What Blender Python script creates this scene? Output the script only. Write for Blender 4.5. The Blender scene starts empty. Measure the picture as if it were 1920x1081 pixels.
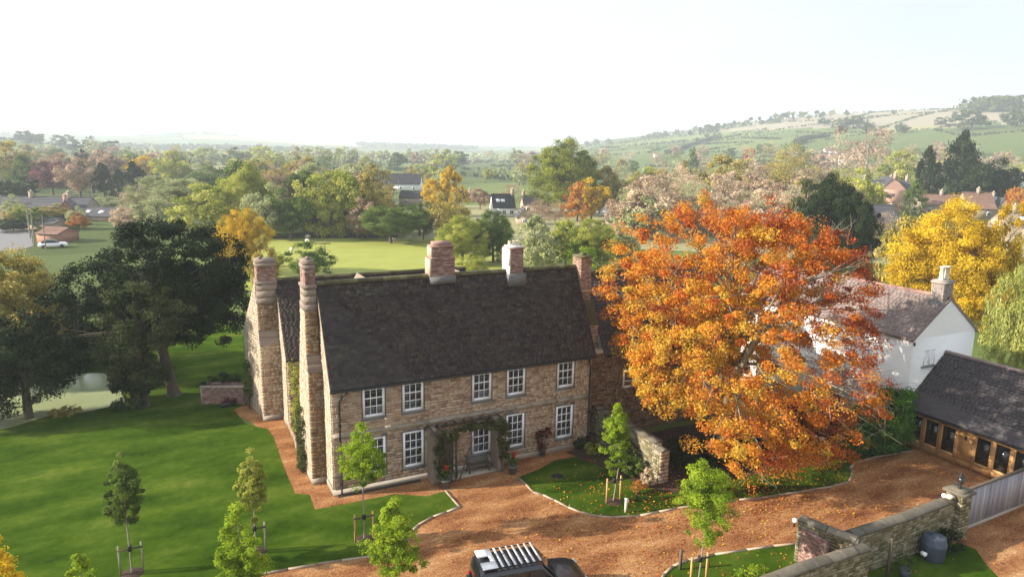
import bpy, math, random
import numpy as np
from mathutils import Matrix, Vector

SC = bpy.context.scene
COL = SC.collection
R = math.radians
rng = np.random.default_rng(7)
random.seed(7)

# ------------------------------------------------------------------ camera
F_PX = 1313.3
CAM = np.array([-7.018, -33.846, 17.652])
YAW, PITCH, ROLL = R(-26.762), R(11.157), R(1.025)
FW = np.array([-math.sin(YAW) * math.cos(PITCH), math.cos(YAW) * math.cos(PITCH), -math.sin(PITCH)])
RT0 = np.array([math.cos(YAW), math.sin(YAW), 0.0])
UP0 = np.cross(RT0, FW)
RT = RT0 * math.cos(ROLL) + UP0 * math.sin(ROLL)
UP = -RT0 * math.sin(ROLL) + UP0 * math.cos(ROLL)
cd = bpy.data.cameras.new('camera')
cd.sensor_width = 36.0
cd.lens = F_PX * 36.0 / 1920.0
cd.clip_start = 0.5
cd.clip_end = 20000
cam = bpy.data.objects.new('camera', cd)
COL.objects.link(cam)
M = Matrix.Identity(4)
for i in range(3):
    M[i][0], M[i][1], M[i][2], M[i][3] = RT[i], UP[i], -FW[i], CAM[i]
cam.matrix_world = M
SC.camera = cam

# ------------------------------------------------------------------ sky, sun, exposure
SUN_EL, SUN_AZ = R(21.5), R(17.5)      # azimuth: how far behind the house's west side (-x) towards +y
SD = Vector((-math.cos(SUN_AZ) * math.cos(SUN_EL), math.sin(SUN_AZ) * math.cos(SUN_EL), math.sin(SUN_EL)))
w = bpy.data.worlds.new('World')
SC.world = w
w.use_nodes = True
nt = w.node_tree
nt.nodes.clear()
sky = nt.nodes.new('ShaderNodeTexSky')
sky.sky_type = 'NISHITA'
sky.sun_disc = False
sky.sun_elevation = SUN_EL
sky.sun_rotation = math.atan2(SD.x, SD.y)
sky.air_density, sky.dust_density, sky.ozone_density = 1.0, 2.5, 1.0
tc = nt.nodes.new('ShaderNodeTexCoord')
mp = nt.nodes.new('ShaderNodeMapping')
mp.inputs['Scale'].default_value = (1.0, 1.0, 4.0)
no = nt.nodes.new('ShaderNodeTexNoise')
no.inputs['Scale'].default_value = 1.6
no.inputs['Detail'].default_value = 5
veil = nt.nodes.new('ShaderNodeMapRange')
veil.inputs[1].default_value, veil.inputs[2].default_value = 0.3, 0.75
veil.inputs[3].default_value, veil.inputs[4].default_value = 0.68, 1.0
mx = nt.nodes.new('ShaderNodeMix')
mx.data_type = 'RGBA'
mx.inputs[7].default_value = (6.35, 6.75, 7.35, 1)       # thin bright cloud veil
bg = nt.nodes.new('ShaderNodeBackground')
bg.inputs[1].default_value = 0.06
wo = nt.nodes.new('ShaderNodeOutputWorld')
L = nt.links.new
L(tc.outputs['Generated'], mp.inputs[0]); L(mp.outputs[0], no.inputs[0]); L(no.outputs[0], veil.inputs[0])
sx = nt.nodes.new('ShaderNodeSeparateXYZ'); L(tc.outputs['Generated'], sx.inputs[0])
el = nt.nodes.new('ShaderNodeMapRange'); L(sx.outputs['Z'], el.inputs[0])
el.inputs[1].default_value, el.inputs[2].default_value, el.inputs[3].default_value, el.inputs[4].default_value = .2, 1.0, 1.0, .92   # the veil thins overhead
ml = nt.nodes.new('ShaderNodeMath'); ml.operation = 'MULTIPLY'; L(veil.outputs[0], ml.inputs[0]); L(el.outputs[0], ml.inputs[1])
L(ml.outputs[0], mx.inputs[0]); L(sky.outputs[0], mx.inputs[6]); L(mx.outputs[2], bg.inputs[0]); L(bg.outputs[0], wo.inputs[0])
sl = bpy.data.lights.new('sun', 'SUN')
sl.energy = 4.7
sl.angle = R(0.6)
sl.color = (1.0, 0.89, 0.74)
so = bpy.data.objects.new('sun', sl)
COL.objects.link(so)
so.rotation_euler = SD.to_track_quat('Z', 'Y').to_euler()
so.location = (0, 0, 60)
SC.view_settings.view_transform = 'Standard'
SC.view_settings.look = 'None'
SC.view_settings.gamma = 1
SC.view_settings.exposure = 1.4
SC.render.engine = 'CYCLES'
SC.cycles.use_denoising = True
SC.cycles.max_bounces = 7
SC.cycles.transparent_max_bounces = 8
SC.cycles.transmission_bounces = 4
SC.cycles.volume_bounces = 1
SC.cycles.sample_clamp_indirect = 6

# ------------------------------------------------------------------ rays, terrain
def ray(u, v):
    d = FW + RT * (u - 960) / F_PX - UP * (v - 540.5) / F_PX
    return d
def azel(u, v):
    d = ray(u, v)
    return math.degrees(math.atan2(d[0], d[1])), d[2] / math.hypot(d[0], d[1])
def prof(pts):
    a = [azel(u, v) for u, v in pts]
    return np.array([p[0] for p in a]), np.array([p[1] for p in a])
PR_A, PR_E = prof([(1040, 284), (1075, 276), (1110, 268), (1200, 258), (1292, 249), (1385, 234), (1477, 222), (1593, 216), (1684, 211), (1824, 205), (1920, 204), (2300, 208), (3000, 300)])
PL_A, PL_E = prof([(-900, 280), (-300, 262), (0, 262), (40, 264), (100, 272), (165, 281), (240, 290)])
PF_A, PF_E = prof([(-900, 262), (0, 251), (130, 252), (250, 257), (380, 253), (430, 255), (500, 262), (560, 268), (700, 273), (900, 279), (1100, 279), (1300, 285), (3000, 330)])
def ss(x):
    x = np.clip(x, 0, 1)
    return x * x * (3 - 2 * x)
def terr(x, y):
    x = np.asarray(x, float); y = np.asarray(y, float)
    dx, dy = x - CAM[0], y - CAM[1]
    r = np.hypot(dx, dy)
    az = np.degrees(np.arctan2(dx, dy))
    z = np.zeros_like(r)
    Rr = np.interp(az, [PR_A[0], PR_A[2], PR_A[-3]], [2800, 2400, 1500])
    Hr = np.clip(np.interp(az, PR_A, PR_E, left=-.02, right=-.02) * Rr + CAM[2], 0, None)
    t = (r - 480) / (Rr - 480)
    z = np.maximum(z, Hr * np.where(t < 1, ss(np.clip(t, 0, 1)) * .75 + .25 * np.clip(t, 0, 1), 1 - .15 * np.clip(t - 1, 0, 2)))
    Hl = np.clip(np.interp(az, PL_A, PL_E, left=-.02, right=-.05) * 1150 + CAM[2], 0, None)
    t = (r - 620) / (1150 - 620)
    z = np.maximum(z, Hl * np.where(t < 1, ss(t), np.clip(1 - .35 * (t - 1), 0, 1)))
    Hf = np.clip(np.interp(az, PF_A, PF_E, left=0, right=-.02) * 3300 + CAM[2], 0, None)
    t = (r - 1900) / 1400
    z = np.maximum(z, Hf * np.where(t < 1, ss(t), np.clip(1 - .3 * (t - 1), 0, 1)))
    z = z + np.where(r > 500, (np.sin(x * .011) * np.cos(y * .013) + 1) * 1.2, 0) * ss((r - 500) / 500)
    return z
def G(u, v):
    """point of the terrain seen along a sight line (used as a surveying aid)"""
    d = ray(u, v)
    t = 5.0
    for _ in range(400):
        p = CAM + d * t
        if p[2] <= float(terr(p[0], p[1])): break
        t *= 1.02
    lo, hi = t / 1.02, t
    for _ in range(14):
        m = (lo + hi) / 2
        p = CAM + d * m
        if p[2] <= float(terr(p[0], p[1])): hi = m
        else: lo = m
    return CAM + d * hi
def G0(u, v, z=0.0):
    d = ray(u, v)
    return CAM + d * ((z - CAM[2]) / d[2])
def AT(u, v, p):
    """point of the sight line at the depth of p"""
    d = ray(u, v)
    return CAM + d * float(np.dot(p - CAM, FW))

# ------------------------------------------------------------------ mesh building
class MB:
    def __init__(s):
        s.V = []; s.F = []; s.T = []; s.n = 0
    def add(s, V, F, tone=.5):
        V = np.asarray(V, float).reshape(-1, 3)
        F = np.asarray(F, int)
        s.V.append(V); s.F.append(F + s.n)
        s.T.append(np.broadcast_to(np.asarray(tone, float), (len(F),)).copy())
        s.n += len(V)
        return s
    def box(s, x0, x1, y0, y1, z0, z1, tone=.5):
        V = [(x, y, z) for z in (z0, z1) for y in (y0, y1) for x in (x0, x1)]
        return s.add(V, [(0, 2, 3, 1), (4, 5, 7, 6), (0, 1, 5, 4), (2, 6, 7, 3), (0, 4, 6, 2), (1, 3, 7, 5)], tone)
    def mbox(s, c, sx, sy, sz, Rm, tone=.5):
        V = np.array([(x, y, z) for z in (-.5, .5) for y in (-.5, .5) for x in (-.5, .5)]) * (sx, sy, sz)
        return s.add(V @ np.asarray(Rm).T + np.asarray(c), [(0, 2, 3, 1), (4, 5, 7, 6), (0, 1, 5, 4), (2, 6, 7, 3), (0, 4, 6, 2), (1, 3, 7, 5)], tone)
    def prism(s, pts, ext, tone=.5):
        a = np.asarray(pts, float); n = len(a); b = a + np.asarray(ext, float)
        V = np.vstack([a, b])
        s.add(V, [(i, (i + 1) % n, n + (i + 1) % n, n + i) for i in range(n)], tone)
        s.add(a, [tuple(range(n))[::-1]], tone); s.add(b, [tuple(range(n))], tone)
        return s
    def tube(s, pts, rad, n=6, tone=.5, cap=True):
        P = np.asarray(pts, float); m = len(P)
        rad = np.broadcast_to(np.asarray(rad, float), (m,))
        T = np.gradient(P, axis=0)
        T /= np.linalg.norm(T, axis=1)[:, None] + 1e-9
        ref = np.array([0, 0, 1.]) if abs(T[0][2]) < .8 else np.array([1., 0, 0])
        A = np.cross(T, ref); A /= np.linalg.norm(A, axis=1)[:, None] + 1e-9
        B = np.cross(T, A)
        an = np.arange(n) * 2 * math.pi / n
        V = P[:, None] + (A[:, None] * np.cos(an)[None, :, None] + B[:, None] * np.sin(an)[None, :, None]) * rad[:, None, None]
        i = np.arange(m - 1)[:, None] * n; j = np.arange(n)[None]
        k = (j + 1) % n
        F = np.stack([i + j, i + k, i + n + k, i + n + j], -1).reshape(-1, 4)
        s.add(V.reshape(-1, 3), F, tone)
        if cap:
            s.add(V[-1], [tuple(range(n))], tone); s.add(V[0], [tuple(range(n))[::-1]], tone)
        return s
    def lathe(s, c, prof_, n=16, tone=.5):
        pr = np.asarray(prof_, float); m = len(pr)
        an = np.arange(n) * 2 * math.pi / n
        V = np.stack([pr[:, :1] * np.cos(an)[None], pr[:, :1] * np.sin(an)[None], np.repeat(pr[:, 1:2], n, 1)], -1) + np.asarray(c, float)
        i = np.arange(m - 1)[:, None] * n; j = np.arange(n)[None]; k = (j + 1) % n
        return s.add(V.reshape(-1, 3), np.stack([i + j, i + k, i + n + k, i + n + j], -1).reshape(-1, 4), tone)
    def sheet(s, poly, z, tone=.5):
        V = [(p[0], p[1], z) for p in poly]
        from mathutils.geometry import tessellate_polygon
        tris = tessellate_polygon([[Vector(v) for v in V]])
        F = []
        for t in tris:
            a, b, c = (np.array(V[i][:2]) for i in t)
            F.append(t if np.cross(b - a, c - a) > 0 else t[::-1])
        return s.add(V, F, tone)
    def mesh(s, name, smooth=False):
        me = bpy.data.meshes.new(name)
        V = np.vstack(s.V).astype(np.float32)
        sizes = np.concatenate([np.full(len(f), f.shape[1]) for f in s.F])
        loops = np.concatenate([f.ravel() for f in s.F]).astype(np.int32)
        tone = np.concatenate(s.T).astype(np.float32)
        me.vertices.add(len(V)); me.vertices.foreach_set('co', V.ravel())
        me.loops.add(len(loops)); me.loops.foreach_set('vertex_index', loops)
        me.polygons.add(len(sizes))
        st = np.concatenate([[0], np.cumsum(sizes)[:-1]]).astype(np.int32)
        me.polygons.foreach_set('loop_start', st)
        at = me.attributes.new('tone', 'FLOAT', 'FACE')
        at.data.foreach_set('value', tone)
        if smooth: me.polygons.foreach_set('use_smooth', np.ones(len(sizes), bool))
        me.update(calc_edges=True)
        return me
    def build(s, name, mat, parent=None, loc=None, smooth=False, kind=None):
        me = s.mesh(name, smooth)
        me.materials.append(mat)
        return link(name, me, parent, loc, kind=kind)
def link(name, me, parent=None, loc=None, kind=None):
    o = bpy.data.objects.new(name, me)
    COL.objects.link(o)
    if parent is not None: o.parent = parent
    if loc is not None: o.location = loc
    if kind: o['kind'] = kind
    return o
def thing(name, label, cat, loc=(0, 0, 0), rz=0.0, group=None, scale=None):
    o = bpy.data.objects.new(name, None)
    o.empty_display_size = .3
    COL.objects.link(o)
    o.location = loc; o.rotation_euler = (0, 0, rz)
    if scale is not None: o.scale = scale
    return tag(o, label, cat, group)
def tag(o, label, cat, group=None):
    o['label'] = label; o['category'] = cat
    if group: o['group'] = group
    return o
def struct(name, mb, mat, smooth=False):
    return mb.build(name, mat, kind='structure', smooth=smooth)

# ------------------------------------------------------------------ materials
def mat(name, cols, tone=.7, ns=2.0, na=.4, rnd=0.0, rough=.85, spec=.3, bump=0, bs=20, transl=0, metal=0, det=6, vor=None, stretch=None, big=None, coat=0):
    """colour ramp driven by the piece's own tone attribute, noise grain and a per-object random; object-space textures"""
    m = bpy.data.materials.new(name); m.use_nodes = True
    t = m.node_tree; N = t.nodes; Lk = t.links.new
    b = N['Principled BSDF']; out = N['Material Output']
    tcn = N.new('ShaderNodeTexCoord')
    vec = tcn.outputs['Object']
    if stretch:
        mm = N.new('ShaderNodeMapping'); mm.inputs['Scale'].default_value = stretch
        Lk(vec, mm.inputs[0]); vec = mm.outputs[0]
    def math_(op, a, c):
        n = N.new('ShaderNodeMath'); n.operation = op
        for i, x in enumerate((a, c)):
            if isinstance(x, (int, float)): n.inputs[i].default_value = x
            else: Lk(x, n.inputs[i])
        return n.outputs[0]
    if vor:
        n1 = N.new('ShaderNodeTexVoronoi'); n1.inputs['Scale'].default_value = vor
        Lk(vec, n1.inputs['Vector'])
        sp = N.new('ShaderNodeSeparateColor'); Lk(n1.outputs['Color'], sp.inputs[0]); nz = sp.outputs[0]
    else:
        n1 = N.new('ShaderNodeTexNoise'); n1.inputs['Scale'].default_value = ns; n1.inputs['Detail'].default_value = det
        n1.inputs['Roughness'].default_value = .65
        Lk(vec, n1.inputs['Vector']); nz = n1.outputs[0]
    at = N.new('ShaderNodeAttribute'); at.attribute_name = 'tone'
    fac = math_('MULTIPLY', math_('SUBTRACT', at.outputs['Fac'], .5), tone)
    fac = math_('ADD', fac, math_('MULTIPLY', math_('SUBTRACT', nz, .5), na * (1 if vor else 2)))
    if big:
        n3 = N.new('ShaderNodeTexNoise'); n3.inputs['Scale'].default_value = big[0]; n3.inputs['Detail'].default_value = 3
        mm = N.new('ShaderNodeMapping'); mm.inputs['Scale'].default_value = big[2] if len(big) > 2 else (1, 1, 1)
        mm.inputs['Rotation'].default_value = (0, 0, big[3] if len(big) > 3 else 0)
        Lk(tcn.outputs['Object'], mm.inputs[0]); Lk(mm.outputs[0], n3.inputs['Vector'])
        fac = math_('ADD', fac, math_('MULTIPLY', math_('SUBTRACT', n3.outputs[0], .5), big[1] * 2))
    if rnd:
        oi = N.new('ShaderNodeObjectInfo')
        fac = math_('ADD', fac, math_('MULTIPLY', math_('SUBTRACT', oi.outputs['Random'], .5), rnd))
    fac = math_('ADD', fac, .5)
    cr = N.new('ShaderNodeValToRGB')
    e = cr.color_ramp.elements
    while len(e) < len(cols): e.new(.5)
    for i, c in enumerate(cols):
        e[i].position = i / max(1, len(cols) - 1); e[i].color = (*c, 1)
    Lk(fac, cr.inputs[0]); Lk(cr.outputs[0], b.inputs['Base Color'])
    b.inputs['Roughness'].default_value = rough
    b.inputs['Specular IOR Level'].default_value = spec
    b.inputs['Metallic'].default_value = metal
    b.inputs['Coat Weight'].default_value = coat
    if bump:
        n2 = N.new('ShaderNodeTexNoise'); n2.inputs['Scale'].default_value = bs; n2.inputs['Detail'].default_value = 5
        Lk(vec, n2.inputs['Vector'])
        bp = N.new('ShaderNodeBump'); bp.inputs['Strength'].default_value = bump; bp.inputs['Distance'].default_value = .05
        Lk(n2.outputs[0], bp.inputs['Height']); Lk(bp.outputs[0], b.inputs['Normal'])
    if transl:
        tr = N.new('ShaderNodeBsdfTranslucent'); Lk(cr.outputs[0], tr.inputs[0])
        ms = N.new('ShaderNodeMixShader'); ms.inputs[0].default_value = transl
        Lk(b.outputs[0], ms.inputs[1]); Lk(tr.outputs[0], ms.inputs[2]); Lk(ms.outputs[0], out.inputs[0])
    return m
STONE = [(.21, .14, .10), (.33, .225, .155), (.45, .30, .19), (.46, .36, .27), (.52, .39, .275), (.52, .45, .38)]
M_stone = mat('ironstone', STONE, tone=.8, ns=5, na=.16, bump=.5, bs=14, big=(.3, .12))
M_ochre = mat('ochre_ironstone', [(.12, .07, .045), (.19, .115, .065), (.26, .165, .085), (.27, .20, .13), (.34, .26, .18)], tone=.8, ns=1.2, na=.3, bump=.5, bs=14)
M_mortar = mat('lime_mortar', [(.40, .32, .25), (.52, .43, .35), (.62, .54, .45)], ns=2, na=.5, bump=.4, bs=40)
M_dress = mat('dressed_stone', [(.24, .21, .17), (.38, .33, .27), (.50, .45, .37)], tone=.8, ns=3, na=.3, bump=.3)
M_sill = mat('grey_sill', [(.10, .10, .105), (.17, .17, .175), (.25, .24, .23)], ns=5, na=.3)
M_tile = mat('stone_slate', [(.022, .018, .018), (.038, .030, .031), (.056, .046, .046), (.07, .066, .05), (.15, .14, .12)], tone=.62, ns=.7, na=.13, rough=.9, spec=.15, bump=.4, bs=9)
M_moss = mat('mossy_ridge', [(.05, .042, .028), (.10, .095, .045), (.17, .155, .08)], ns=2.5, na=.5, bump=.6, bs=12)
M_offset = mat('weathered_brown_stone', [(.15, .12, .10), (.25, .20, .165), (.34, .28, .23)], tone=.8, ns=3, na=.3, bump=.4)
M_brick = mat('old_brick', [(.16, .09, .08), (.25, .145, .125), (.33, .205, .175), (.42, .33, .29)], tone=.8, ns=4, na=.2, bump=.4, bs=25)
M_sunlit_stone = mat('sunlit_cream_stone', [(.31, .245, .18), (.43, .345, .26), (.54, .45, .355)], tone=.6, ns=3, na=.35, bump=.4)  # paler copy of the house stone: sunlight put into the west sides' colour
M_lead = mat('lead_flashing', [(.08, .08, .085), (.14, .14, .145), (.22, .22, .22)], ns=5, na=.4, rough=.6)
M_white = mat('white_paint', [(.80, .81, .83), (.87, .88, .90), (.90, .91, .92)], ns=4, na=.3, rough=.45)
M_black = mat('black_iron', [(.012, .012, .013), (.02, .02, .022), (.03, .03, .03)], ns=4, na=.3, rough=.5)
M_glass = mat('dark_window_glass', [(.006, .008, .012), (.014, .018, .025), (.10, .115, .14)], tone=1.0, ns=.7, na=.2, rough=.06, spec=.7)
M_wood = mat('oak_frame', [(.28, .15, .055), (.45, .25, .095), (.58, .35, .15)], tone=.7, ns=1.2, na=.3, stretch=(6, 6, 1), rough=.65)
M_board = mat('silver_grey_boards', [(.22, .22, .25), (.33, .33, .37), (.44, .44, .47)], tone=.8, ns=2, na=.3, stretch=(8, 8, 1), rough=.8)
M_bark = mat('bark', [(.055, .043, .032), (.10, .08, .06), (.17, .145, .115)], tone=.5, ns=2, na=.4, stretch=(3, 3, 1), bump=.5)
M_palebark = mat('pale_smooth_bark', [(.13, .115, .08), (.24, .22, .17), (.36, .33, .27)], tone=.6, ns=2, na=.4, bump=.3)
M_grass = mat('lawn_grass', [(.016, .036, .003), (.031, .066, .005), (.050, .095, .008), (.080, .125, .014), (.14, .16, .03)], tone=.5, ns=2.2, na=.40, rough=.95, spec=.0, bump=.8, bs=40, big=(.22, .9, (1, 2.4, 1), .35), det=10)
M_gravel = mat('orange_gravel', [(.10, .034, .016), (.205, .085, .036), (.315, .145, .062), (.42, .225, .10), (.56, .38, .21)], tone=.2, vor=17, na=.42, rough=.9, spec=.05, bump=1.0, bs=30, big=(.34, .75, (1, 3.2, 1), -.22))
M_soil = mat('dark_mulch', [(.03, .018, .012), (.055, .035, .025), (.09, .06, .04)], vor=20, na=.6, bump=1, bs=30)
M_kerb = mat('stone_edging', [(.20, .15, .11), (.34, .26, .19), (.45, .38, .30)], tone=.7, ns=3, na=.3)
M_render = mat('white_limewash', [(.70, .70, .69), (.80, .80, .79), (.85, .85, .84)], ns=.8, na=.3, bump=.2, bs=8)
M_purpleroof = mat('brown_pink_tile', [(.13, .10, .095), (.20, .155, .145), (.26, .21, .195), (.32, .27, .24)], tone=.55, ns=.8, na=.3, bump=.3)
M_slate = mat('grey_slate', [(.042, .037, .042), (.06, .053, .058), (.08, .072, .077), (.11, .10, .10)], tone=.3, ns=.5, na=.25, bump=.1, rough=.75)
M_coping = mat('mossy_coping', [(.05, .045, .035), (.10, .09, .07), (.17, .15, .115), (.26, .23, .17)], tone=.35, ns=2.5, na=.4, bump=.6)
M_rubble = mat('mossy_rubble_stone', [(.09, .08, .04), (.17, .15, .08), (.27, .24, .15), (.36, .33, .25)], tone=.8, ns=1.2, na=.35, bump=.6)
M_pond = mat('duckweed_water', [(.26, .31, .15), (.33, .38, .20), (.40, .45, .26)], ns=.8, na=.4, rough=.25, spec=.5)
M_carpaint = mat('black_car_paint', [(.006, .007, .011), (.010, .011, .017), (.016, .017, .024)], ns=1, na=.1, rough=.28, spec=.6, coat=.6)
M_carglass = mat('car_glass', [(.02, .022, .026), (.035, .038, .04)], ns=1, na=.1, rough=.08, spec=.8)
M_rubber = mat('tyre_rubber', [(.015, .015, .015), (.03, .03, .03)], ns=5, na=.3, rough=.9)
M_alloy = mat('silver_metal', [(.55, .55, .57), (.75, .75, .77)], ns=3, na=.3, rough=.35, metal=.3)
M_tank = mat('blue_grey_plastic', [(.035, .045, .065), (.055, .07, .10), (.08, .10, .13)], ns=2, na=.3, rough=.45)
M_road = mat('grey_tarmac', [(.16, .16, .17), (.22, .22, .23)], ns=1, na=.5)
M_fleece = mat('sheep_fleece', [(.5, .47, .4), (.65, .62, .55)], ns=6, na=.5)
M_red = mat('red_flowers', [(.35, .01, .01), (.6, .03, .02)], tone=1, na=.1, transl=.2)
M_clay = mat('pale_clay', [(.45, .36, .26), (.62, .54, .43), (.7, .64, .54)], ns=3, na=.4)

def leafmat(name, cols, transl=.35, rnd=.12):
    return mat(name, cols, tone=.95, ns=.12, na=.10, rnd=rnd, rough=.7, spec=.07, transl=transl, det=2)
LM = dict(
    beech=leafmat('beech_leaf', [(.16, .04, .024), (.34, .075, .028), (.52, .14, .03), (.62, .235, .03), (.64, .37, .045), (.54, .42, .07)], .38, 0),
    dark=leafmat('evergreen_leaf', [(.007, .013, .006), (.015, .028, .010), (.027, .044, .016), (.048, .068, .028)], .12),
    holm=leafmat('olive_leaf', [(.02, .03, .008), (.045, .062, .018), (.085, .105, .035), (.14, .15, .06)], .2),
    oak=leafmat('oak_leaf', [(.07, .10, .018), (.17, .21, .03), (.29, .32, .045), (.44, .40, .09)], .35),
    green=leafmat('green_leaf', [(0.030, 0.061, 0.011), (0.074, 0.128, 0.020), (0.135, 0.196, 0.041), (0.216, 0.270, 0.068)], .35),
    lime=leafmat('lime_leaf', [(.07, .13, .014), (.17, .27, .022), (.32, .43, .03), (.52, .60, .07)], .45),
    ygreen=leafmat('yellow_green_leaf', [(0.131, 0.174, 0.029), (0.275, 0.319, 0.051), (0.420, 0.435, 0.087), (0.609, 0.580, 0.160)], .4),
    yellow=leafmat('golden_leaf', [(0.242, 0.154, 0.017), (0.495, 0.341, 0.024), (0.726, 0.517, 0.033), (0.850, 0.682, 0.066)], .5),
    olive=leafmat('olive_gold_leaf', [(0.149, 0.135, 0.034), (0.297, 0.257, 0.061), (0.459, 0.378, 0.101), (0.621, 0.513, 0.176)], .4),
    grey=leafmat('grey_green_leaf', [(0.169, 0.195, 0.098), (0.299, 0.332, 0.156), (0.429, 0.455, 0.234), (0.585, 0.585, 0.351)], .35),
    cream=leafmat('buff_twig', [(0.300, 0.225, 0.150), (0.475, 0.362, 0.250), (0.625, 0.488, 0.338), (0.750, 0.625, 0.450)], .3),
    pink=leafmat('pinkish_twig', [(.20, .13, .09), (.33, .225, .155), (.45, .325, .23), (.56, .43, .31)], .3),
    plum=leafmat('plum_leaf', [(0.070, 0.025, 0.042), (0.126, 0.049, 0.070), (0.210, 0.084, 0.098), (0.308, 0.140, 0.126)], .3),
    orange=leafmat('orange_leaf', [(.22, .07, .02), (.42, .16, .03), (.56, .26, .05), (.6, .36, .1)], .4),
    willow=leafmat('willow_leaf', [(0.156, 0.182, 0.039), (0.299, 0.325, 0.078), (0.442, 0.455, 0.143), (0.585, 0.585, 0.234)], .4),
    laurel=leafmat('laurel_leaf', [(0.024, 0.072, 0.012), (0.060, 0.144, 0.024), (0.102, 0.216, 0.036), (0.180, 0.312, 0.060)], .25),
    rose=leafmat('rose_leaf', [(.03, .035, .012), (.06, .075, .022), (.11, .12, .04), (.2, .17, .09)], .25),
    maroon=leafmat('maroon_leaf', [(.04, .008, .01), (.09, .016, .016), (.17, .035, .025), (.28, .07, .03)], .3),
)

# ------------------------------------------------------------------ foliage
def cards(mb, C, size, rg, out=None, tone=.5, aspect=.6, droop=0.0):
    """one small rhombic leaf face per centre"""
    n = len(C)
    N_ = rg.normal(size=(n, 3))
    if out is not None: N_ = N_ * .8 + out * 1.0
    N_[:, 2] += .25
    N_ /= np.linalg.norm(N_, axis=1)[:, None] + 1e-9
    A = np.cross(N_, rg.normal(size=(n, 3)))
    if droop: A = A * (1 - droop) + np.array([0, 0, -1.]) * droop * 2
    A -= N_ * np.sum(A * N_, 1)[:, None]
    A /= np.linalg.norm(A, axis=1)[:, None] + 1e-9
    B = np.cross(N_, A)
    s = (size * rg.uniform(.6, 1.4, n))[:, None] if np.isscalar(size) else size[:, None]
    a, b = A * s * .5, B * s * .5 * aspect
    k = rg.uniform(.1, .45, n)[:, None]
    V = np.stack([C - a, C - a * k * .3 + b, C + a, C + a * k - b], 1).reshape(-1, 3)
    mb.add(V, np.arange(4 * n).reshape(n, 4), tone)
def crown_pts(rg, ncl, rad, cen, lump=.2, shape='round', inner=.3, low=-.93):
    d = rg.normal(size=(ncl * 3, 3)); d /= np.linalg.norm(d, axis=1)[:, None]
    d = d[d[:, 2] > low][:ncl]
    K = rg.normal(size=(7, 3)) * 2.2; ph = rg.uniform(0, 6.28, 7)
    l = 1 + lump * np.sin(d @ K.T + ph).sum(1) / 2.6
    u = rg.uniform(size=len(d))
    r = np.where(rg.uniform(size=len(d)) < inner, rg.uniform(.2, .75, len(d)), .8 + .2 * u)
    P = d * (r * l)[:, None]
    if shape == 'cone':
        h = np.clip((P[:, 2] + 1) / 2, 0, 1); P[:, :2] *= (1.25 * (1 - h) ** .75 + .08)[:, None]
    if shape == 'egg':
        h = np.clip((P[:, 2] + 1) / 2, 0, 1); P[:, :2] *= (1.18 * (1 - h ** 2) ** .6 + .1)[:, None] * np.clip(.62 + h * 1.3, 0, 1)[:, None]
    if shape == 'dome':
        P[:, 2] = np.where(P[:, 2] < 0, P[:, 2] * .55, P[:, 2])
    return P * np.array(rad) + np.array(cen), d
def foliage(mb, rg, P, d, nleaf, clump, leaf, flat=.7, bias=None, aspect=.6, droop=0.0):
    n = len(P)
    per = rg.dirichlet(np.ones(n) * 4) * nleaf
    idx = np.repeat(np.arange(n), np.maximum(1, per.astype(int)))
    g = rg.normal(size=(len(idx), 3))
    g /= np.linalg.norm(g, axis=1)[:, None]
    g *= (rg.uniform(size=len(idx)) ** .5)[:, None]
    cs = clump * rg.uniform(.6, 1.35, n)
    C = P[idx] + g * cs[idx][:, None] * np.array([1, 1, flat])
    ct = rg.uniform(size=n)
    if bias is not None: ct = ct * .55 + bias * .45
    tn = np.clip(ct[idx] * .65 + rg.uniform(size=len(idx)) * .35, 0, 1)
    cards(mb, C, leaf, rg, out=g * .9 + d[idx] * .5, tone=tn, aspect=aspect, droop=droop)
def limbs(mb, rg, P, base, top, r0, n, tone=.5, sag=.1, seg=5, sub=0):
    base = np.array(base, float); top = np.array(top, float)
    H = top[2] - base[2]
    mid = (base + top) / 2 + np.array([rg.normal() * .03 * H, rg.normal() * .03 * H, 0])
    tr = np.array([base + np.array([0, 0, -.05 * 0]), base * .9 + mid * .1, mid, top * .75 + mid * .25, top])
    mb.tube(tr, [r0 * 1.35, r0, r0 * .75, r0 * .4, r0 * .12], 8, tone)
    idx = rg.choice(len(P), min(n, len(P)), replace=False)
    for i in idx:
        q = P[i]
        h = np.clip(.22 + .6 * (q[2] - base[2]) / (H + 1e-6) * rg.uniform(.6, 1), .15, .92)
        s = base + (top - base) * h
        if h < .5: s = base + (mid - base) * h * 2
        c = (s + q) / 2 + np.array([0, 0, abs(H) * sag * rg.uniform(.2, 1)])
        t = np.linspace(0, 1, seg)[:, None]
        path = s * (1 - t) ** 2 + c * 2 * t * (1 - t) + q * t ** 2
        rr = r0 * rg.uniform(.16, .34)
        mb.tube(path, np.linspace(rr, rr * .15, seg), 5, tone, cap=False)
        for _ in range(sub):
            a = path[seg // 2 + rg.integers(0, seg // 2)]
            e = q + rg.normal(size=3) * np.linalg.norm(q - s) * .13
            mb.tube([a, (a + e) / 2 + rg.normal(size=3) * .02, e], [rr * .3, rr * .2, rr * .07], 4, tone, cap=False)

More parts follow.
